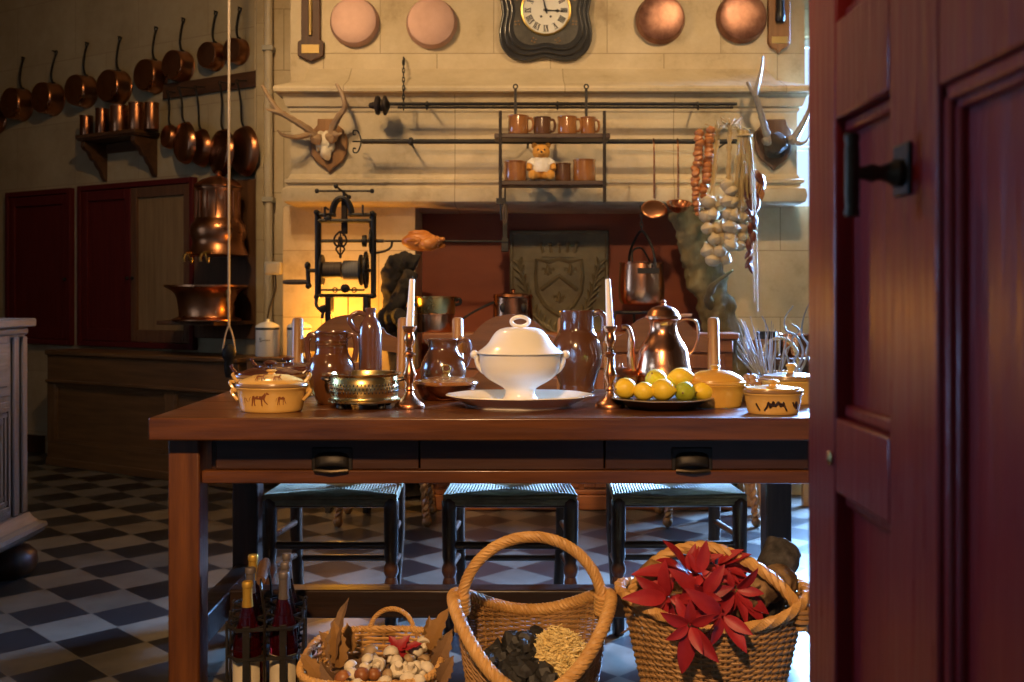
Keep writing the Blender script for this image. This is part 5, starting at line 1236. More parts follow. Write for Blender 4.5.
# stoneware bottle
s = 335; p = onT(368.5, s); p.y += .04; k = 1/s; Ht = zt_(308,s)
t = thing('stoneware_bottle', 'tall purplish brown stoneware bottle with a small ear handle', 'bottle', p)
MB().lathe([(0,0),(11*k,0),(11.5*k,.004),(11.6*k,.03),(11.6*k,Ht*.70),(11.2*k,Ht*.78),(9.6*k,Ht*.84),(6.6*k,Ht*.885),(5.2*k,Ht*.905),(5.0*k,Ht*.96),(5.7*k,Ht*.975),(5.7*k,Ht*.995),(5*k,Ht),(3.8*k,Ht),(3.6*k,Ht*.93),(0,Ht*.93)], 40).build('body', M['bottlew'], t)
MB().tube(curve([(-5*k,0,Ht*.925),(-12*k,-.004,Ht*.95),(-19*k,-.008,Ht*.91),(-20.5*k,-.008,Ht*.85),(-16*k,-.004,Ht*.78),(-10.5*k,0,Ht*.74)],6), .0075, 10, flat=.75).build('handle', M['bottlew'], t)
# candlesticks
def candlestick(px, s, label, lean, lab2):
    p = onT(px, s); k = 1/s; Ht = zt_(326,s)
    t = thing('candlestick', label, 'candlestick', p, 0, 'copper candlesticks beside the tureen')
    b = MB().lathe([(0,0),(15*k,0),(15.2*k,.004),(14*k,.012),(10*k,.020),(7*k,.028),(4.2*k,.040),(3.4*k,.046),(4.6*k,.052),(3.2*k,.060),(3.6*k,.072),(6.4*k,.088),(6.8*k,.094),(5.2*k,.106),(3.4*k,.122),(2.8*k,.135),(3.0*k,.142),(6.0*k,.148),(6.2*k,.152),(3.0*k,.158),(2.8*k,.17),(3.4*k,.176),(5.2*k,.186),(5.6*k,.196),(4.6*k,.206),(3.6*k,.212),(5.8*k,Ht-.014),(7.2*k,Ht-.004),(7.2*k,Ht),(3*k,Ht),(0,Ht-.01)], 32)
    b.build('stick', M['copperd'], t)
    q = thing('candle', lab2, 'candle', (p.x, p.y, p.z+Ht-.0095), (0,radians(lean),0), 'white candles')
    hc = 50.5*k
    MB().lathe([(0,0),(3.9*k,0),(3.8*k,.01),(2.7*k,hc-.004),(2.2*k,hc),(0,hc)], 20).build('wax', M['candle'], q)
    MB().tube([(0,0,hc-.001),(.0005,0,hc+.006)], .0009, 5).build('wick', M['wick'], q)
candlestick(409.5, 352, 'turned copper candlestick left of the white tureen', 3.0, 'white tapered candle left of the tureen, leaning slightly right')
candlestick(610, 352, 'turned copper candlestick right of the white tureen', -2.5, 'white tapered candle right of the tureen, leaning slightly left')
# flat lidded copper pan
s = 335; p = onT(444, s); k = 1/s; p.y += .10
t = thing('lidded_pan', 'shallow dark copper pan with a flat lid and ring knob', 'pan', p); r = 33.5*k; h = .046
MB().lathe([(0,0),(r*.72,0),(r*.78,.004),(r*.90,h*.7),(r*.96,h),(0,h)], 48).build('pan_body', M['copperdk'], t)
MB().lathe([(0,h+.0005),(r,h+.0005),(r*1.01,h+.004),(r*.97,h+.010),(r*.6,h+.020),(r*.2,h+.024),(0,h+.024)], 48).build('lid', M['copperp' if 0 else 'mug'], t)
b = MB().lathe([(0,h+.023),(.014,h+.023),(.010,h+.030),(.014,h+.036),(0,h+.038)], 20).tube([(.012*cos(i*pi/6),.0,h+.047+.011*sin(i*pi/6)) for i in range(12)], .0035, 6, True); b.build('knob', M['brass'], t)
# small brown jug
s = 315; p = onT(443, s); k = 1/s; Ht = zt_(339,s); p.y += .02
t = thing('stoneware_jug', 'small round brown jug with loop handle, behind the flat lidded pan', 'jug', p, 0, 'brown stoneware jugs')
MB().lathe([(0,0),(13*k,0),(14*k,.005),(18*k,Ht*.13),(21.5*k,Ht*.25),(23*k,Ht*.37),(23.2*k,Ht*.46),(22.2*k,Ht*.56),(19.8*k,Ht*.66),(16.8*k,Ht*.75),(14.8*k,Ht*.81),(14.3*k,Ht*.86),(14.6*k,Ht*.92),(16*k,Ht*.985),(15.6*k,Ht),(13.8*k,Ht*.99),(13*k,Ht*.85),(18*k,Ht*.6),(0,.02)], 44).build('body', M['stonew'], t)
MB().add([(-14*k,-.016,Ht*.86),(-14*k,.016,Ht*.86),(-21*k,.006,Ht*1.0),(-21*k,-.006,Ht*1.0),(-15*k,-.018,Ht*.99),(-15*k,.018,Ht*.99),(-19.5*k,.0,Ht*.96)],[(0,3,2,1),(0,4,3),(1,2,5),(3,4,6),(4,5,6),(5,2,6),(2,3,6)]).build('spout', M['stonew'], t)
MB().tube(curve([(13.5*k,0,Ht*.93),(20*k,0,Ht*1.0),(25*k,0,Ht*.93),(26*k,0,Ht*.75),(23*k,0,Ht*.58),(20.5*k,0,Ht*.50)],6), .0088, 10, flat=.65).build('handle', M['stonew'], t)
# platter and tureen
s = 363; p = onT(520, s); p.y += .115; k = 1/s
sp = F/p.y
t = thing('oval_platter', 'wide cream oval platter with lobed rim under the tureen', 'platter', p)
wv = lambda a: .018*cos(8*a)
wq = 73/sp
MB().lathe([(0,.006),(wq*.66,.006),(wq*.66,0),(wq*.70,0),(wq*.71,.006),(wq*.80,.016),(wq*.96,.030),(wq*1.0,.033),(wq*.99,.036),(wq*.92,.033),(wq*.78,.022),(wq*.68,.014),(0,.013)], 96, sy=.72, wav=wv).build('dish', M['white'], t)
t = thing('soup_tureen', 'cream white footed soup tureen with domed lid and loop handle', 'tureen', (p.x+.001, p.y, p.z+.0135)); zb = p.z+.0135
def zt2(py): return H-(py-295)/sp-zb
k = 1/sp
MB().lathe([(0,0),(21.5*k,0),(22*k,.004)]+[(r*k,zt2(y)) for r, y in ((19,399.3),(15.8,396.5),(14.6,393),(14.8,390),(17,387.5),(21,385),(26.5,382),(31.5,379),(35.5,375.5),(38.6,371),(40.2,366),(40.6,361),(40.5,357),(41.2,355.3),(41,354))]+[(38*k,zt2(354)),(36.5*k,zt2(358)),(30*k,zt2(370)),(0,zt2(380))], 64, sy=.82).build('bowl', M['white'], t)
z0 = zt2(353.6)
MB().lathe([(37*k,z0-.006),(38.5*k,z0-.004),(38*k,z0),(43.4*k,z0+.0005),(43.8*k,z0+.003)]+[(r*k,zt2(y)) for r, y in ((41,350.6),(37.5,348.2),(34,345.3),(31.2,342),(28.8,338),(26.6,334.6),(24,331.6),(20.5,329.2),(15,327.6),(8,326.9),(0,326.7))], 64, sy=.82).build('lid', M['white'], t)
zc = zt2(321.6)
lp_ = [(8.2*k*cos(a)*(1+.06*cos(2*a)), 0, zc+4.9*k*sin(a)) for a in [2*pi*i/28 for i in range(28)]]
MB().tube(lp_, .0058, 10, True).tube([(0,0,zt2(328)),(0,0,zc-4.4*k)], [.014,.009], 12).build('loop_handle', M['white'], t)
for sg in (1,-1):
    b = MB().tube(curve([(sg*33*k,0,zt2(374)),(sg*40*k,0,zt2(369)),(sg*43.5*k,0,zt2(361)),(sg*43*k,0,zt2(356)),(sg*45*k,0,zt2(353.5))],6), .0062, 10, flat=1.3)
    b.ell((sg*45.5*k,0,zt2(354.5)),.0125,.013,.0125,14,10); b.build('side_handle', M['white'], t)
# big jug
s = 306; p = onT(577.5, s); p.y += .03; k = 1/s; Ht = zt_(310.5,s)
t = thing('stoneware_jug', 'big bulbous brown jug behind the right candlestick', 'jug', p, 0, 'brown stoneware jugs')
MB().lathe([(0,0),(17*k,0),(18*k,.005),(17.4*k,.02),(17.8*k,Ht*.10),(20*k,Ht*.17),(23*k,Ht*.27),(25*k,Ht*.37),(25.5*k,Ht*.46),(25*k,Ht*.54),(23.3*k,Ht*.62),(20.5*k,Ht*.69),(18*k,Ht*.74),(17*k,Ht*.78),(16.8*k,Ht*.93),(17.8*k,Ht*.985),(17.6*k,Ht),(15.6*k,Ht*.99),(15*k,Ht*.85),(21*k,Ht*.6),(0,.02)], 48).build('body', M['stonew'], t)
MB().tube(curve([(16*k,0,Ht*.95),(22*k,0,Ht*.975),(27*k,0,Ht*.92),(28*k,0,Ht*.80),(26*k,0,Ht*.69),(23*k,0,Ht*.62)],6), .0105, 10, flat=.6).build('handle', M['stonew'], t)
# copper coffee pot
s = 315; p = onT(664, s); p.y += .02; k = 1/s
t = thing('coffee_pot', 'tall copper coffee pot with domed lid and curved spout', 'coffee pot', p)
h1 = zt_(318,s)
MB().lathe([(0,0),(22*k,0),(24*k,.006),(27*k,.03),(28*k,.055),(27.4*k,.085),(26.5*k,.092),(26.5*k,.098),(26*k,.104),(24.6*k,zt_(352,s)),(22.2*k,zt_(346.5,s)),(19*k,zt_(341,s)),(16*k,zt_(336,s)),(14.3*k,zt_(332,s)),(13.6*k,zt_(328,s)),(13.8*k,zt_(324,s)),(15.2*k,zt_(320.5,s)),(16.4*k,h1-.004),(17*k,h1-.003),(17*k,h1),(0,h1)], 48).build('body', M['copper'], t)
MB().lathe([(0,h1+.0005),(17.5*k,h1+.0005),(17.5*k,h1+.006),(16*k,h1+.010),(15*k,h1+.020),(11*k,h1+.032),(6*k,h1+.038),(3*k,h1+.040),(2.2*k,h1+.046),(3*k,h1+.052),(1.4*k,h1+.058),(0,h1+.060)], 40).build('lid', M['copperd'], t)
MB().tube(curve([(-24*k,-.012,.06),(-31*k,-.016,.075),(-33*k,-.018,zt_(352,s)),(-33*k,-.018,zt_(338,s)),(-36*k,-.019,zt_(328,s)),(-42*k,-.02,zt_(327,s))],6), [.017]*6+[.014]*6+[.011]*6+[.009]*6+[.008]*7, 12).build('spout', M['copperd'], t)
MB().tube(curve([(14*k,0,h1-.012),(26*k,0,h1-.004),(34*k,0,zt_(323,s)),(35*k,0,zt_(338,s)),(31*k,0,zt_(350,s)),(25*k,0,zt_(356,s))],6), .0042, 10, flat=.8).build('handle', M['copperd'], t)
MB().tube([(15*k,0,h1+.006),(22*k,0,h1+.009),(29*k,0,h1+.009)], [.006,.005,.004], 8).build('thumb_piece', M['copperp'], t)
# small copper dish left of the coffee pot
s = 318; p = onT(622, s); p.y += .04; k = 1/s
t = thing('lidded_pot', 'small round amber and copper lidded pot behind the right candlestick base', 'pot', p)
r = 17*k
MB().lathe([(0,0),(r*.8,0),(r,.02),(r*1.02,.05),(r*.98,.062),(0,.062)], 36).build('body', M['mug'], t)
MB().lathe([(0,.0625),(r*1.02,.0625),(r*1.04,.068),(r*.95,.074),(r*.6,.086),(r*.15,.09),(r*.12,.10),(0,.102)], 36).build('lid', M['copperd'], t)
# lemon plate
s = 366; p = onT(667, s); p.y += .11; sp = F/p.y; k = 1/sp
t = thing('fruit_plate', 'dark octagonal pewter plate holding lemons at the table front', 'plate', p, radians(22.5))
q = 51.5*k
MB().lathe([(0,.004),(q*.62,.004),(q*.62,0),(q*.66,0),(q*.70,.007),(q*.86,.022),(q*.98,.028)], 64, sy=1, wav=lambda a: .02*cos(8*a)).build('dish', M['pewter'], t)
MB().lathe([(q*.66,.012),(q*.84,.0245),(q*.97,.0285),(q*1.0,.029),(q*1.0,.031),(q*.97,.032),(q*.84,.028),(q*.66,.0155),(0,.012),(0,.0085)], 64, sy=1, wav=lambda a: .02*cos(8*a)).build('rim', M['pewterl'], t)
zd = p.z+.0155
def lemon(px, py, dy, r, ln, m, label, rz, ry=0, grp='lemons on the dark plate'):
    yy = p.y+dy; s = F/yy; z = H-(py-295)/s
    t = thing('lemon', label, 'lemon', ((px-512)/s, yy, z), (0, radians(ry), radians(rz)), grp)
    r *= 1.12; L_ = r*ln
    MB().lathe([(0,-L_*1.02),(r*.16,-L_*1.0),(r*.24,-L_*.93),(r*.42,-L_*.84),(r*.72,-L_*.62),(r*.94,-L_*.3),(r,0),(r*.94,L_*.32),(r*.72,L_*.62),(r*.40,L_*.85),(r*.20,L_*.96),(r*.10,L_*1.03),(0,L_*1.04)], 28, RY).build('fruit', M[m], t)
    MB().lathe([(0,-L_*1.05),(r*.09,-L_*1.04),(r*.10,-L_*.985),(0,-L_*.97)], 10, RY).build('stem_end', M['bench'], t)
lemon(625.5,388.5,-.02,.0275,1.12,'lemon','yellow lemon at the left end of the plate',35)
lemon(644,391.5,-.045,.024,1.2,'lemon','small yellow lemon lying low, second from the left',-20)
lemon(656,380,.045,.028,1.15,'lemong','greenish yellow lemon leaning up at the back left of the pile',60,35)
lemon(663,390,-.05,.028,1.2,'lemon','plump yellow lemon at the front middle of the pile',-25)
lemon(681,378,.015,.0265,1.38,'lemon','long yellow lemon lying on top of the pile',8)
lemon(685,392,-.045,.0262,1.12,'lime','green lemon at the front right of the pile',70)
lemon(703,391.5,-.01,.026,1.2,'lemon','yellow lemon at the right end of the plate',50)
# mustard terrine
s = 356; k = 1/s
t = terrine('oval_terrine', 'plain mustard yellow lidded terrine right of the lemons', 719.5, s, 30.5*k, zt_(385,s)-.002, .040, .015, 'yellowg', 'yellowg', .74, 'lidded terrines on the table', ears=False, mr='yellowg')
for sg in (1,-1): MB().tube(curve([(sg*30*k,-.015,.054),(sg*34*k,-.01,.058),(sg*34*k,.01,.058),(sg*30*k,.015,.054)],5), .005, 8).build('lug_handle', M['yellowg'], t)
# squiggle painted terrine, front right
s = 377; k = 1/s; w = 29.5*k; hb = zt_(394.5,s)
t = terrine('oval_terrine', 'small yellow oval terrine with dark scrawled figures, front right by the door', 778.5, s, w, hb, .020, .016, 'yellowf', 'yellowf', .72, 'lidded terrines on the table', ears=False, mr='rimtan')
def bp2(u, v, th): f = v/hb; r = w*(.885+.08*f)+th; a = u/w; return (r*sin(a), -r*.72*cos(a)-th, v)
b = MB(); sq = curve([bp2(u, v, .0012) for u, v in [(-.040,.012),(-.032,.022),(-.027,.034),(-.022,.020),(-.014,.036),(-.008,.024),(0,.036),(.007,.024),(.014,.034),(.020,.022),(.026,.012)]],5); b.tube(sq, .0026, 6)
b.tube(curve([bp2(u, v, .0012) for u, v in [(-.026,.030),(-.012,.026),(.002,.031),(.016,.026)]],5), .0034, 6)
b.tube(curve([bp2(u, v, .0012) for u, v in [(.046,.034),(.054,.022),(.060,.034),(.066,.024),(.064,.014)]],5), .0024, 6)
b.tube(curve([bp2(u, v, .0012) for u, v in [(-.066,.030),(-.060,.020),(-.054,.012)]],5), .0022, 6)
b.build('painted_scrawl', M['blackg'], t)
s = 345; k = 1/s
t = terrine('oval_terrine', 'tan lidded terrine half hidden by the door, behind the scrawled one', 797, s, 30*k, .068, .022, .028, 'yellowf', 'rimtan', .75, 'lidded terrines on the table', ears=False, mr='rimtan', mk='yellowf')
# nut dish
s = 338; k = 1/s; p = onT(756, s); p.y += .06
t = thing('nut_dish', 'shallow brown dish heaped with walnuts behind the mustard terrine', 'dish', p); r = .062
MB().lathe([(0,0),(r*.6,0),(r*.62,.006),(r*.95,.034),(r,.040),(r*.95,.041),(r*.6,.014),(0,.012)], 40).build('bowl', M['stonew'], t)
i = 0
for lay, (n, rr, z) in enumerate(((11,.044,.042),(7,.027,.056),(3,.012,.068),(6,.024,.036))):
    for j in range(n):
        a = 2*pi*j/n+lay*.3; g = .0135
        o = MB().ell((0,0,0), g*1.15, g, g, 12, 8, jit=.18, seed=i).build('walnut', M['nut'], None, (p.x+rr*cos(a), p.y+rr*sin(a), p.z+z), (random.random(), random.random(), random.random()*3))
        tag(o, 'brown walnut in the heaped dish behind the mustard terrine', 'walnut', 'walnuts in the dish'); i += 1
# twigs in a crock
s = 312; k = 1/s; p = onT(783, s)
t = thing('twig_crock', 'tan crock holding grey twigs behind the nut dish', 'crock', (p.x, p.y+.0, p.z)); r = .055
MB().lathe([(0,0),(r*.9,0),(r,.01),(r,.05),(r*.9,.064),(r*.92,.068),(r*.82,.068),(r*.8,.02),(0,.018)], 32).build('body', M['rimtan'], t)
def TWp(px, py, dy=0): yy = p.y+dy; s_ = F/yy; return ((px-512)/s_-p.x, dy, H-(py-295)/s_-p.z)
tw = thing('twig_bundle', 'fan of fine straight pale grey twigs leaning left out of the crock', 'twigs', (p.x, p.y, p.z+.0))
b = MB()
for i in range(46):
    f = random.random(); ex = 737+f*58*random.uniform(.2,1); ey = 312+abs(ex-757)*.35+random.uniform(0,40); dy = random.uniform(-.05,.05)
    mx_ = (783+random.uniform(-6,2)); 
    a0 = (random.uniform(-.035,.0), random.uniform(-.02,.02), .022); m0 = TWp(772+ (ex-772)*.35+random.uniform(-3,3), 378, dy*.5); e = TWp(ex, ey, dy)
    b.tube(curve([a0, m0, e],4), [.0026]*4+[.0022]*3+[.0012]*2, 5)
b.build('fine_twigs', M['twig'], tw)
tw2 = thing('twig_bundle', 'thick curly grey twigs standing upright beside the door edge', 'twigs', (p.x, p.y, p.z))
for pts in ([(783,395),(788,380),(799,365),(803,350),(796,336),(786,330),(785,318),(793,306)],[(784,395),(795,378),(805,362),(808,345),(802,335),(803,320),(808,306),(813,300)],[(782,395),(776,380),(768,358),(766,345),(768,330),(762,316)],[(785,395),(795,385),(801,374),(794,362),(798,352),(792,340),(799,330),(792,324)],[(783,392),(790,370),(786,352),(791,345)],[(784,394),(806,380),(812,368),(806,352),(812,338)]):
    q = [TWp(px, py, random.uniform(-.03,.03)) for px, py in pts]; q[0] = (random.uniform(-.01,.03), random.uniform(-.02,.02), .022)
    c = curve(q, 5); n = len(c); MB().tube(c, [.0052*(1-.65*i/n) for i in range(n)], 7).build('curly_twig', M['twig'], tw2)
# wicker basket on the right bench, only its hoop showing
S3 = 206; kb = 1/S3
t = thing("wicker_basket", "small wicker basket behind the twigs, pale hoop handle showing", "basket", ((779-512)/298, F/298-.005, TT))
# ------------------------------------------------------------------ wicker work
def weave(fn, nst, rows, r, amp, name_st, name_wv, m, m2, parent, seg=4, step=1.0, nrm=None, rs=None):
    """fn(theta, t) -> point; stakes run up, weavers go round in and out of them"""
    b = MB()
    for i in range(nst):
        a = 2*pi*i/nst; b.tube([fn(a, k/8) for k in range(9)], rs or r*1.1, 6)
    b.build(name_st, m2, parent)
    b = MB(); n = nst*seg
    for j in range(rows):
        t = (j+.5)/rows; pts = []
        for i in range(n):
            a = 2*pi*i/n; p = V(fn(a, t)); d = V((fn(a, t)[0], fn(a, t)[1], 0)).normalized()
            pts.append(p+d*(amp*cos(pi*i/seg)*(1 if j % 2 else -1))+V((0,0,.0015*noise.noise(V((i*.3, j, 0))))))
        b.tube(pts, r, 5, True, flat=.8)
    b.build(name_wv, m, parent)
def loop(fn, n, t=1.0): return [V(fn(2*pi*i/n, t)) for i in range(n)]
# small bench basket
kb = .046
def fnb(a, t): return (kb*(.9+.2*t)*1.25*cos(a), kb*(.9+.2*t)*sin(a), .004+.055*t)
weave(fnb, 20, 10, .0026, .003, 'stakes', 'weave', M['wicker'], M['wickerd'], t)
MB().rope(loop(fnb, 24), .005, 2, 26, closed=True, sub=4).build('rim', M['wicker'], t)
MB().lathe([(0,.001),(kb*.9,.001),(kb*.9,.005),(0,.005)], 24, sx=1.25).build('bottom', M['wickerd'], t)
MB().rope([(-.062,0,.04),(-.062,0,.10),(-.042,0,.155),(0,0,.176),(.042,0,.155),(.062,0,.10),(.062,0,.04)], .006, 2, 12).build('hoop_handle', M['straw'], t)
# --- big hooped basket (middle)
SB = 405; B0 = V(((532-512)/SB, F/SB, 0))
t = thing('wicker_basket', 'tall hooped golden wicker basket of charcoal and wood shavings, middle front', 'basket', (B0.x, B0.y, 0), 0, 'wicker baskets on the floor before the table')
def rimz(a): s_ = sin(a); return .335*cos(a)**2+(.245 if s_ > 0 else .165)*s_*s_
def fn1(a, u): r = .130+.058*u**.7; return (r*cos(a), r*.97*sin(a), .006+u*(rimz(a)-.006))
weave(fn1, 38, 44, .0031, .0036, 'stakes', 'weave', M['wickerd'], M['wickerd'], t)
MB().lathe([(0,.002),(.135,.002),(.137,.008),(0,.010)], 40).build('bottom', M['wickerd'], t)
rp = [V(p)+V((p[0],p[1],0)).normalized()*.006 for p in loop(fn1, 60)]
MB().rope(rp, .0150, 4, 28, r=.0088, closed=True, sub=8, n=8).build('braided_rim', M['wicker'], t)
hp = [(.173*cos(a), -.004*0, .315+.168*sin(a)) for a in [pi*i/20 for i in range(21)]]
hp = [(-.180,0,.25)]+list(reversed(hp))+[(.180,0,.25)]
MB().rope(hp, .0135, 6, 9, r=.0062, sub=5, n=6).build('hoop_handle', M['wicker'], t)
for sg in (1,-1):
    b = MB()
    for zq in (.300,.309,.318,.327,.336): b.tube([(sg*.176+.018*cos(i*pi/6), .018*sin(i*pi/6), zq+.004*sin(i*pi/6)) for i in range(12)], .0068, 6, True)
    b.build('handle_binding', M['wicker'], t)
# heap inside
def heap_z(x, y): return .135+.095*math.exp(-((x-.07)**2+(y-.02)**2)/.0075)+.02*math.exp(-((x+.05)**2+(y+.0)**2)/.012)
b = MB(); vs = []; fs = []; nr, na = 10, 30
for i in range(nr+1):
    for j in range(na):
        a = 2*pi*j/na; r = .160*i/nr; x, y = r*cos(a), r*sin(a)*.97; vs.append((x, y, heap_z(x,y)))
for i in range(nr):
    for j in range(na): fs.append((i*na+j, i*na+(j+1) % na, (i+1)*na+(j+1) % na, (i+1)*na+j))
base = len(vs)
for j in range(na):
    a = 2*pi*j/na; vs.append((.128*cos(a), .125*sin(a), .02))
for j in range(na): fs.append((nr*na+j, nr*na+(j+1) % na, base+(j+1) % na, base+j))
fs.append(tuple(base+j for j in range(na)))
b.add(vs, fs)
for i in range(1500):
    a = random.uniform(0,2*pi); r = .095*sqrt(random.random()); x, y = .068+r*cos(a)*.95, .012+r*sin(a)*1.05
    if x*x+y*y > .163**2: continue
    z = heap_z(x,y)+random.uniform(.0,.014); th = random.uniform(0,6.3); l = random.uniform(.007,.015); cu = random.uniform(-.012,.012)
    d = V((cos(th), sin(th), random.uniform(-.3,.6)))*l; q = V((-sin(th), cos(th), .6))*cu
    b.tube([V((x,y,z))-d, V((x,y,z))+q, V((x,y,z))+d], .0014, 4)
sv = b.build('wood_shavings', M['shaving'], None, (B0.x, B0.y, 0), ang=30)
tag(sv, 'heap of pale yellow curly wood shavings in the hooped basket', 'wood shavings'); sv['kind'] = 'stuff'
i = 0
for lay in range(3):
    for gx in range(9):
        for gy in range(9):
            x = -.165+gx*.036+random.uniform(-.009,.009)+(.018 if lay % 2 else 0); y = -.165+gy*.036+random.uniform(-.009,.009)
            if x > .0 and (x-.070)**2+(y-.015)**2 < .088**2 or x*x+y*y > (.152-.02*lay)**2 or x > .10-.04*lay: continue
            if lay == 2 and random.random() < .5: continue
            g = random.uniform(.017,.026)
            b = MB().ell((0,0,0), g*random.uniform(.8,1.3), g, g*random.uniform(.7,1), 7, 5, jit=.7, seed=i)
            o = b.build('charcoal_lump', M['coal'], None, (B0.x+x, B0.y+y, heap_z(x,y)+.006+lay*.017), (random.uniform(0,3), random.uniform(0,3), random.uniform(0,3)), ang=12)
            tag(o, 'black charcoal lump among the charcoal in the hooped basket', 'charcoal', 'charcoal in the hooped basket'); i += 1
# --- mushroom basket (left)
SM = 400; B1 = V(((378-512)/SM, 2.505, 0))
t = thing('wicker_basket', 'low wicker basket of mushrooms and dry leaves beside the bottle carrier', 'basket', (B1.x, B1.y, 0), 0, 'wicker baskets on the floor before the table')
def sup(a, p_=.6): c, s_ = cos(a), sin(a); return (abs(c)**p_*(1 if c > 0 else -1), abs(s_)**p_*(1 if s_ > 0 else -1))
def fn2(a, u): c, s_ = sup(a); r = .78+.22*u; return (.166*r*c, .195*r*s_, .005+.20*u)
weave(fn2, 36, 22, .0042, .0042, 'stakes', 'weave', M['wicker'], M['wickerd'], t)
MB().lathe([(0,.001),(.12,.001),(.12,.006),(0,.008)], 36, sx=1.05, sy=1.2).build('bottom', M['wickerd'], t)
MB().rope(loop(fn2, 48), .009, 3, 44, r=.0055, closed=True, sub=4).build('rim', M['wicker'], t)
for sg in (1,):
    MB().rope([(.020+.058*cos(a), sg*(.193+.004*sin(a)), .195+.062*sin(a)) for a in [pi*i/12 for i in range(13)]], .0062, 3, 9, r=.0040).build('arch_handle', M['wicker'], t)
def leaf(b, base, d, up, l, w, curl=.3, fold=.25, n=10, th=.0012, ragged=0):
    d = V(d).normalized(); side = d.cross(V(up)).normalized(); nu = side.cross(d).normalized(); base = V(base)
    top = []; bot = []
    for i in range(n+1):
        f = i/n; wd = w*(sin(pi*min(1,f**.8))**.8)*(1+ragged*sin(i*2.3)) if 0 < f < 1 else .0006
        c = base+d*(l*f*cos(curl*f*.5))-nu*(l*sin(curl*f)*f*.6)
        for sg in (-1,-.5,0,.5,1):
            q = c+side*(wd*sg)+nu*(abs(sg)*wd*fold)
            top.append(q); bot.append(q-nu*th)
    fs = []; m_ = 5
    for i in range(n):
        for k in range(m_-1): fs.append((i*m_+k, i*m_+k+1, (i+1)*m_+k+1, (i+1)*m_+k))
    N0 = (n+1)*m_
    f2 = [tuple(q+N0 for q in reversed(f)) for f in fs]
    ed = []
    for i in range(n): ed += [(i*m_, (i+1)*m_, (i+1)*m_+N0, i*m_+N0), (i*m_+4, i*m_+4+N0, (i+1)*m_+4+N0, (i+1)*m_+4)]
    b.add(top+bot, fs+f2+ed); return b
# bed of dry leaves under the mushrooms
b = MB()
for i in range(90):
    x, y = random.uniform(-.11,.11), random.uniform(-.14,.14)
    leaf(b, (x,y,.160+random.uniform(-.01,.012)), (random.uniform(-1,1),random.uniform(-1,1),random.uniform(-.15,.25)), (0,0,1), random.uniform(.03,.045), random.uniform(.012,.02), random.uniform(-.4,.6), .3, 6)
b.box(-.12,.12,-.145,.145,.02,.155)
o = tag(b.build('leaf_bed', M['dryleaf'], None, (B1.x, B1.y, 0)), 'bed of crumpled dry brown leaves under the mushrooms', 'dry leaves'); o['kind'] = 'stuff'
def pixat(px, py, y): s_ = F/y; return V(((px-512)/s_, y, H-(py-295)/s_))
dl = [((334,668),(330,607),-.02,.026,'dryleaf','tall pointed dry leaf curling up at the left of the mushroom basket'),((340,668),(336,628),.03,.03,'dryleafy','ochre dry leaf behind the tall pointed one'),((322,682),(305,655),-.09,.024,'dryleafy','ochre dry leaf drooping over the basket front left'),((345,665),(325,632),.06,.024,'dryleafy','small ochre dry leaf at the back left basket corner'),((352,652),(347,628),.08,.022,'dryleafy','ochre dry leaf against the back rim, left of the arch handle'),
      ((430,650),(440,612),.06,.030,'dryleafy','broad brown dry leaf rising at the back right basket corner'),((436,668),(448,635),.0,.028,'dryleaf','dark curled dry leaf at the right of the mushrooms'),((440,682),(450,660),-.08,.026,'dryleaf','brown dry leaf hanging over the basket front right'),((425,645),(432,622),.09,.022,'dryleafy','small ochre dry leaf beside the arch handle'),((338,684),(318,668),-.10,.024,'dryleaf','grey brown dry leaf lowest at the front left')]
for (bx, by), (ex, ey), dy, w, m, lb in dl:
    yy = F*(H-.185)/(min(by, 688)-295); a = pixat(bx, by, yy); e = pixat(ex, ey, yy-.01); d = e-a
    o = leaf(MB(), (0,0,0), d, (random.uniform(-.5,.6),-1,.25), d.length*1.08, w*.72, random.uniform(.5,1.1), .65, 14, ragged=.22).build('dry_leaf', M[m], None, a)
    tag(o, lb, 'leaf', 'dry leaves in the mushroom basket')
a = pixat(398, 650, F*(H-.215)/(650-295))
b = MB()
for d, l, w in (((-1,0,.25),.045,.014),((-.5,0,1),.05,.015),((.5,0,.8),.055,.015),((1,0,.45),.075,.014),((-.6,0,-.5),.035,.013),((.6,0,-.4),.04,.013)):
    leaf(b, (0,0,0), d, (.1,-.6,.8), l*.8, w*.8, .5, .3, 8, ragged=.3)
tag(b.build('maple_leaf', M['redleaf'], None, a), 'crimson lobed maple leaf under the arch handle of the mushroom basket', 'leaf')
mu = [(367.6,659.6,.05,6.5,'w',-30),(391,653,.055,8,'w',20),(396.5,661,.03,6.5,'w',-10),(423.4,643,.06,7.5,'w',50),(416,651,.04,8,'w',30),(350.5,666.6,.01,7,'w',-40),(351,675.5,-.02,7.5,'w',-60),(398,670,-.02,8.5,'w',160),(410,671,-.025,7.5,'w',170),(417,667,-.01,6.5,'w',60),(427,668.5,-.01,7.5,'w',40),(407.6,679.5,-.06,8.5,'w',10),(409,659.5,.02,6,'t',40),(388,675.5,-.03,6.5,'t',-80),(374,675,-.04,7.5,'b',0),(362,675,-.04,8,'b',-20),(343,678.5,-.05,9,'b',-30),(402.5,646,.085,8,'t',15),(371,652,.075,8,'t',-20),(424,661,.02,7,'t',60),(379,664,.02,7,'w',80),(385,683,-.07,8,'w',20),(432,676,-.04,6,'w',-20),(365,668,.0,6,'w',30),(419,681,-.06,7,'w',-50),(395,686,-.085,7,'b',10),(357,685,-.08,7,'w',0)]
desc = {'w':'white','t':'tan','b':'chestnut brown'}
pl_ = ['by the left leaves','under the arch handle','in the middle of the heap','near the back right corner leaf']
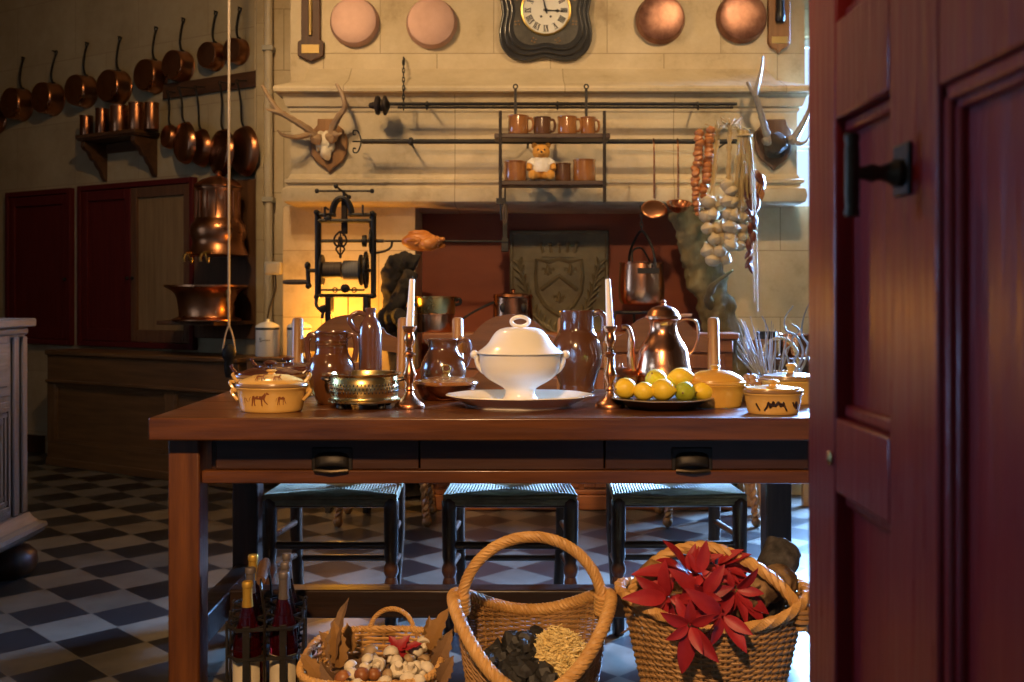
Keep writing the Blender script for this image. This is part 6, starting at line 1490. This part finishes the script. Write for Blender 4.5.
for i, (px, py, dy, r, m, tl) in enumerate(mu):
    c = pixat(px, py, F*(H-random.uniform(.195,.215))/(py-295)); s_ = F/c.y; r = r/s_
    t2 = thing('mushroom', desc[m]+' mushroom in the heap in the low wicker basket', 'mushroom', c, (radians(random.uniform(-35,10)), radians(tl), radians(random.uniform(0,90))), {'w':'white mushrooms','t':'tan mushrooms','b':'brown mushrooms'}[m])
    cm = M['mush'+m]
    MB().lathe([(0,-r*.25),(r*.5,-r*.3),(r*.92,-r*.3),(r,-r*.1),(r*.96,r*.25),(r*.75,r*.62),(r*.4,r*.84),(0,r*.9)], 22, wav=lambda a: .03*cos(3*a+i)).build('cap', cm, t2)
    MB().lathe([(0,-r*1.15),(r*.42,-r*1.12),(r*.48,-r*.95),(r*.38,-r*.5),(r*.42,-r*.25),(0,-r*.2)], 16).build('stem', M['mushw'], t2)
# --- leaf and log basket (right)
SR_ = 400; B2 = V(((712-512)/SR_, F/SR_-.005, 0))
t = thing('wicker_basket', 'large flared wicker basket of red leaves and logs beside the red door', 'basket', (B2.x, B2.y, 0), 0, 'wicker baskets on the floor before the table')
def fn3(a, u):
    z1 = .35*cos(a)**2+.305*sin(a)**2; r = .66+.34*u; return (.228*r*cos(a), .175*r*sin(a), .006+u*(z1-.006))
weave(fn3, 44, 42, .0037, .0040, 'stakes', 'weave', M['wickerd'], M['wickerd'], t)
MB().lathe([(0,.002),(.155,.002),(.157,.008),(0,.010)], 40, sy=.735).build('bottom', M['wickerd'], t)
MB().rope([V(p)+V((p[0],p[1],0)).normalized()*.004 for p in loop(fn3, 56)], .013, 4, 48, r=.0072, closed=True, sub=4).build('braided_rim', M['wicker'], t)
hp = curve([(-.20,.03,.30),(-.185,.028,.355),(-.12,.015,.425),(-.03,-.01,.455),(.06,-.04,.435),(.14,-.07,.385),(.19,-.095,.325),(.195,-.10,.28)],4)
MB().rope(hp, .0135, 3, 9, r=.0095, sub=3).build('hoop_handle', M['wicker'], t)
b = MB()
for zq in (.30,.312,.324): b.tube([(.193+.02*cos(i*pi/6), -.10+.02*sin(i*pi/6), zq) for i in range(12)], .006, 6, True)
b.build('handle_binding', M['wickerd'], t)
# hay bed
b = MB()
for i in range(220):
    a = random.uniform(0,6.28); r = sqrt(random.random()); x, y = .19*r*cos(a), .13*r*sin(a); th = random.uniform(0,6.28); l = random.uniform(.03,.06)
    b.tube([(x-l*cos(th),y-l*sin(th)*.6,.235+random.uniform(-.01,.02)),(x,y,.25+random.uniform(-.01,.02)),(x+l*cos(th),y+l*sin(th)*.6,.235+random.uniform(-.01,.02))], .0022, 4)
b.lathe([(0,.03),(.14,.03),(.185,.238),(0,.245)], 30, sy=.72)
o = tag(b.build('hay_bed', M['dryleaf'], None, (B2.x, B2.y, 0)), 'dry hay filling the leaf and log basket', 'hay'); o['kind'] = 'stuff'
def logm(name, a, e, r, m, label):
    a = V(a); e = V(e); d = e-a; b = MB(); n = 44
    c = [a+d*(i/n) for i in range(n+1)]
    base = 0; b.tube(c, [r*.9]+[r]*(n-1)+[r*.86], 36)
    for i in range(len(b.v)):
        v = V(b.v[i]); ax = c[min(i//36, n)]; q = v-ax
        b.v[i] = tuple(ax+q*(1+.14*noise.noise(v*16)+.12*noise.noise(v*48)+.07*noise.noise(v*110)))
    return tag(b.build(name, M[m], ang=70), label, 'log', 'logs in the right basket')
logm('log', pixat(752, 625, B2.y-.01), pixat(784, 547, B2.y+.13), .047, 'logd', 'dark grey barked log sticking up at the back of the basket')
logm('log', pixat(738, 604, B2.y-.08), pixat(785, 577, B2.y+.035), .040, 'logt', 'shorter tan barked log in front of the dark one')
o = MB().prism([(-.03,-.03),(.02,-.035),(.034,.0),(.03,.035),(-.012,.045),(-.034,.01)], -.012, .012).build('wood_chunk', M['dryleafy'], None, pixat(651, 577, B2.y-.0), (.2,.2,.1), bev=.004)
tag(o, 'broken tan chunk of wood at the left rim of the right basket', 'wood chunk')
# red leaves
t2 = thing('red_leaf_spray', 'spray of crimson five-fingered leaves spilling over the front of the basket', 'foliage', (B2.x, B2.y-.10, .26))
O = V(t2.location)
hubs = [((688,572),-.06,(0,-.5,1)),((716,566),-.03,(.3,-.6,1)),((668,598),-.11,(-.6,-.8,.3)),((702,596),-.13,(.1,-1,.4)),((735,590),-.10,(.6,-.9,.3)),((690,625),-.21,(-.1,-1,-.2)),((722,615),-.19,(.4,-1,-.1)),((700,575),-.12,(0,-1,.6))]
targets = [
 (0,[(672,541),(662,558),(636,570),(700,548),(650,583),(716,552)]),
 (1,[(745,552),(752,565),(735,548),(705,549),(748,580)]),
 (2,[(632,597),(648,612),(640,582),(652,638),(672,626),(660,570)]),
 (3,[(676,572),(722,570),(712,632),(690,628),(730,588),(680,600)]),
 (4,[(757,575),(754,608),(748,620),(727,622),(760,592),(722,566)]),
 (5,[(683,672),(714,660),(672,640),(700,650),(666,618)]),
 (6,[(746,648),(735,630),(714,644),(748,632)]),
 (7,[(706,545),(690,556),(724,580),(684,592)])]
stems = MB()
for h, tg in targets:
    (hx, hy), dy, nu = hubs[h]; y = B2.y+dy; c = pixat(hx, hy, y)-O
    base = V((0,.06,-.02)); stems.tube(curve([base, (base+c)*.5+V((0,0,.05)), c],4), .0026, 6)
    tg = tg+[(hx+random.uniform(-34,34), hy+random.uniform(-26,34)) for _ in range(4)]
    for (ex, ey) in tg:
        e = pixat(ex, ey, y-.02+random.uniform(-.03,.025))-O; d = e-c
        bb = leaf(MB(), c+d.normalized()*.006, d, nu, d.length*1.04, .0035+.155*d.length, random.uniform(.15,.55), .30, 10)
        bb.build('leaf', M['redleaf'], t2, ang=60)
stems.build('stems', M['redleaf'], t2)
# ------------------------------------------------------------------ bottle carrier
SK = 371; K0 = V(((268-512)/SK, F/SK, 0)); rk_ = radians(10)
t = thing('bottle_carrier', 'black iron strap bottle carrier with a wooden grip, holding six bottles', 'bottle carrier', (K0.x, K0.y, 0), rk_)
px_, py_ = .046, .098
MB().box(-.098,.098,-.150,.150,.006,.012).build('base_plate', M['iron'], t, bev=.002)
for z in (.15, .225):
    b = MB()
    for sx in (-1,1):
        for j in (-1,0,1):
            cx, cy = sx*px_, j*py_
            b.tube([(cx+.0475*cos(pi/8+i*pi/4)*1.04, cy+.0475*sin(pi/8+i*pi/4)*1.04, z) for i in range(8)], .0042, 6, True, flat=2.2 if 0 else 1)
    b.tube([(x,y,z) for x,y in ((-.095,-.10),(-.07,-.148),(.07,-.148),(.095,-.10),(.095,.10),(.07,.148),(-.07,.148),(-.095,.10))], .005, 6, True)
    b.build('ring_frame', M['iron'], t)
for sx in (-1,1):
    for j in (-1,0,1):
        MB().box(sx*.098-.003,sx*.098+.003,j*py_-.008,j*py_+.008,.006,.235).build('strap', M['iron'], t, bev=.001)
    for yy in (-.148,.148): MB().box(sx*px_-.009,sx*px_+.009,yy-.003,yy+.003,.006,.235).build('strap', M['iron'], t, bev=.001)
for yy in (-.15,.15):
    b = MB(); b.tube(curve([(0,yy,.012),(0,yy*1.0,.2),(.0,yy*.97,.26),(-.008,yy*.85,.31),(-.012,yy*.62,.338)],5), .0085, 8, flat=.45)
    b.build('handle_strap', M['bronze'], t)
MB().tube([(-.012,-.098,.336),(-.012,-.05,.341),(-.012,.05,.341),(-.012,.098,.336)], [.012,.016,.016,.012], 14).build('wooden_grip', M['shieldd'], t)
def bottle(x, y, label, mg, mc, lab, h=.325):
    q = Matrix.Rotation(rk_, 4, 'Z') @ V((x, y, 0)); r = .0365
    t = thing('wine_bottle', label, 'bottle', (K0.x+q.x, K0.y+q.y, .0125), rk_+random.uniform(-.2,.2), 'wine bottles in the iron carrier')
    MB().lathe([(0,.006),(r*.6,.0),(r*.94,.0),(r,.006),(r,h*.44),(r*.96,h*.52),(r*.80,h*.62),(r*.54,h*.72),(r*.38,h*.80),(r*.32,h*.88),(r*.32,h*.955),(r*.36,h*.96),(r*.36,h*.985),(r*.3,h*.99),(0,h*.99)], 36).build('glass', M[mg], t)
    MB().lathe([(r*.37,h*.80),(r*.40,h*.80),(r*.34,h*.88),(r*.34,h*.953),(r*.39,h*.958),(r*.39,h*.99),(r*.34,h),(0,h),(0,h*.992)], 28).build('capsule', M[mc], t)
    if lab:
        b = MB(); vs = []; fs = []; n = 16
        for i in range(n+1):
            a = radians(-175+150*i/n)
            for z in (.045, h*.40):
                for rr in (r+.0003, r+.0011): vs.append((rr*cos(a), rr*sin(a), z))
        for i in range(n):
            o_ = 4*i; fs += [(o_+1,o_+5,o_+7,o_+3),(o_,o_+2,o_+6,o_+4),(o_,o_+4,o_+5,o_+1),(o_+2,o_+3,o_+7,o_+6)]
        fs += [(0,1,3,2),(4*n,4*n+2,4*n+3,4*n+1)]
        b.add(vs, fs).build('label', M[lab], t)
bottle(-px_,-py_,'rose wine bottle with gold capsule, front left in the carrier','wine','capg','paper')
bottle(-px_,0,'wine bottle with tan topped capsule, middle left in the carrier','wined','caps','orangep',.335)
bottle(-px_,py_,'wine bottle with gold capsule, back left in the carrier','wined','capg',None,.345)
bottle(px_,-py_,'rose wine bottle with grey capsule, front right in the carrier','wine','caps','paper',.345)
bottle(px_,0,'wine bottle with grey capsule, middle right in the carrier','wined','caps','paper',.345)
bottle(px_,py_,'dark capped wine bottle, back right in the carrier','wined','caps',None,.345)
# ------------------------------------------------------------------ camera, light, world
cam = bpy.data.cameras.new('camera'); co = bpy.data.objects.new('camera', cam); C.objects.link(co)
co.location = (0,0,H); co.rotation_euler = (pi/2,0,0)
cam.sensor_width = 36; cam.lens = F/1024*36; cam.shift_y = -46/1024
cam.dof.use_dof = True; cam.dof.focus_distance = 2.75; cam.dof.aperture_fstop = 5.6
cam.clip_start = .05
sc = bpy.context.scene; sc.camera = co
def light(name, kind, loc, target, energy, color, **kw):
    l = bpy.data.lights.new(name, kind); l.energy = energy; l.color = color
    for k, v in kw.items(): setattr(l, k, v)
    o = bpy.data.objects.new(name, l); C.objects.link(o); o.location = loc
    o.rotation_euler = (V(target)-V(loc)).to_track_quat('-Z', 'Y').to_euler()
    return o
WARM2 = (1,.58,.26); WARM = (1,.68,.36); BLUE = (.25,.51,1)
light('ceiling_spot', 'SPOT', (-1.35,3.9,3.2), (-.45,5.6,1.95), 84, WARM, spot_size=radians(75), spot_blend=.9, shadow_soft_size=.06)
light('ceiling_spot', 'SPOT', (1.35,3.9,3.2), (.75,5.6,1.9), 108, WARM, spot_size=radians(75), spot_blend=.9, shadow_soft_size=.06)
light('warm_fill', 'POINT', (-1.2,3.7,3.1), (0,0,0), 66, (1,.62,.27), shadow_soft_size=.05)  # unseen point light added as warm fill on the left wall
light('table_spot', 'SPOT', (-.6,-.9,3.2), (-.04,3.0,.42), 780, WARM2, spot_size=radians(28.5), spot_blend=.38, shadow_soft_size=.10)
light('hearth_fill', 'SPOT', (-.1,.3,3.15), (.32,5.9,.95), 330, (1,.60,.28), spot_size=radians(24), spot_blend=.5, shadow_soft_size=.08)  # fill spot added to brighten the hearth interior
light('hearth_lamp', 'POINT', P(338,318,192), (0,0,0), 11, (1,.40,.04), shadow_soft_size=.04)
light('window_light_back', 'AREA', ((WX0+WX1)/2+.38, YB+.62, (WZ0+WZ1)/2+.12), (-1.1, 3.3, .15), 2350, BLUE, shape='RECTANGLE', size=1.7, size_y=2.0, spread=radians(85))
light('window_light_west', 'AREA', (-4.36,(VY0+VY1)/2,(VZ0+VZ1)/2), (0,(VY0+VY1)/2-1.2,(VZ0+VZ1)/2-.2), 30, BLUE, shape='RECTANGLE', size=VY1-VY0-.01, size_y=VZ1-VZ0-.01, spread=radians(75))
light('warm_fill', 'POINT', (-1.6,1.0,3.1), (0,0,0), 20, (1,.58,.26), shadow_soft_size=.08)  # unseen light added to warm the near left floor and the door
w = bpy.data.worlds.new('world'); sc.world = w; w.use_nodes = True
nt = w.node_tree; bg = nt.nodes['Background']; bg.inputs[0].default_value = (.55,.74,1,1); bg.inputs[1].default_value = 1.5
sc.view_settings.view_transform = 'Standard'; sc.view_settings.look = 'None'
sc.view_settings.exposure = 0; sc.view_settings.gamma = 1; sc.view_settings.use_curve_mapping = False
sc.cycles.max_bounces = 8; sc.cycles.diffuse_bounces = 4; sc.cycles.glossy_bounces = 4; sc.cycles.caustics_reflective = False; sc.cycles.caustics_refractive = False
sc.cycles.sample_clamp_indirect = 4
sc.cycles.use_denoising = True
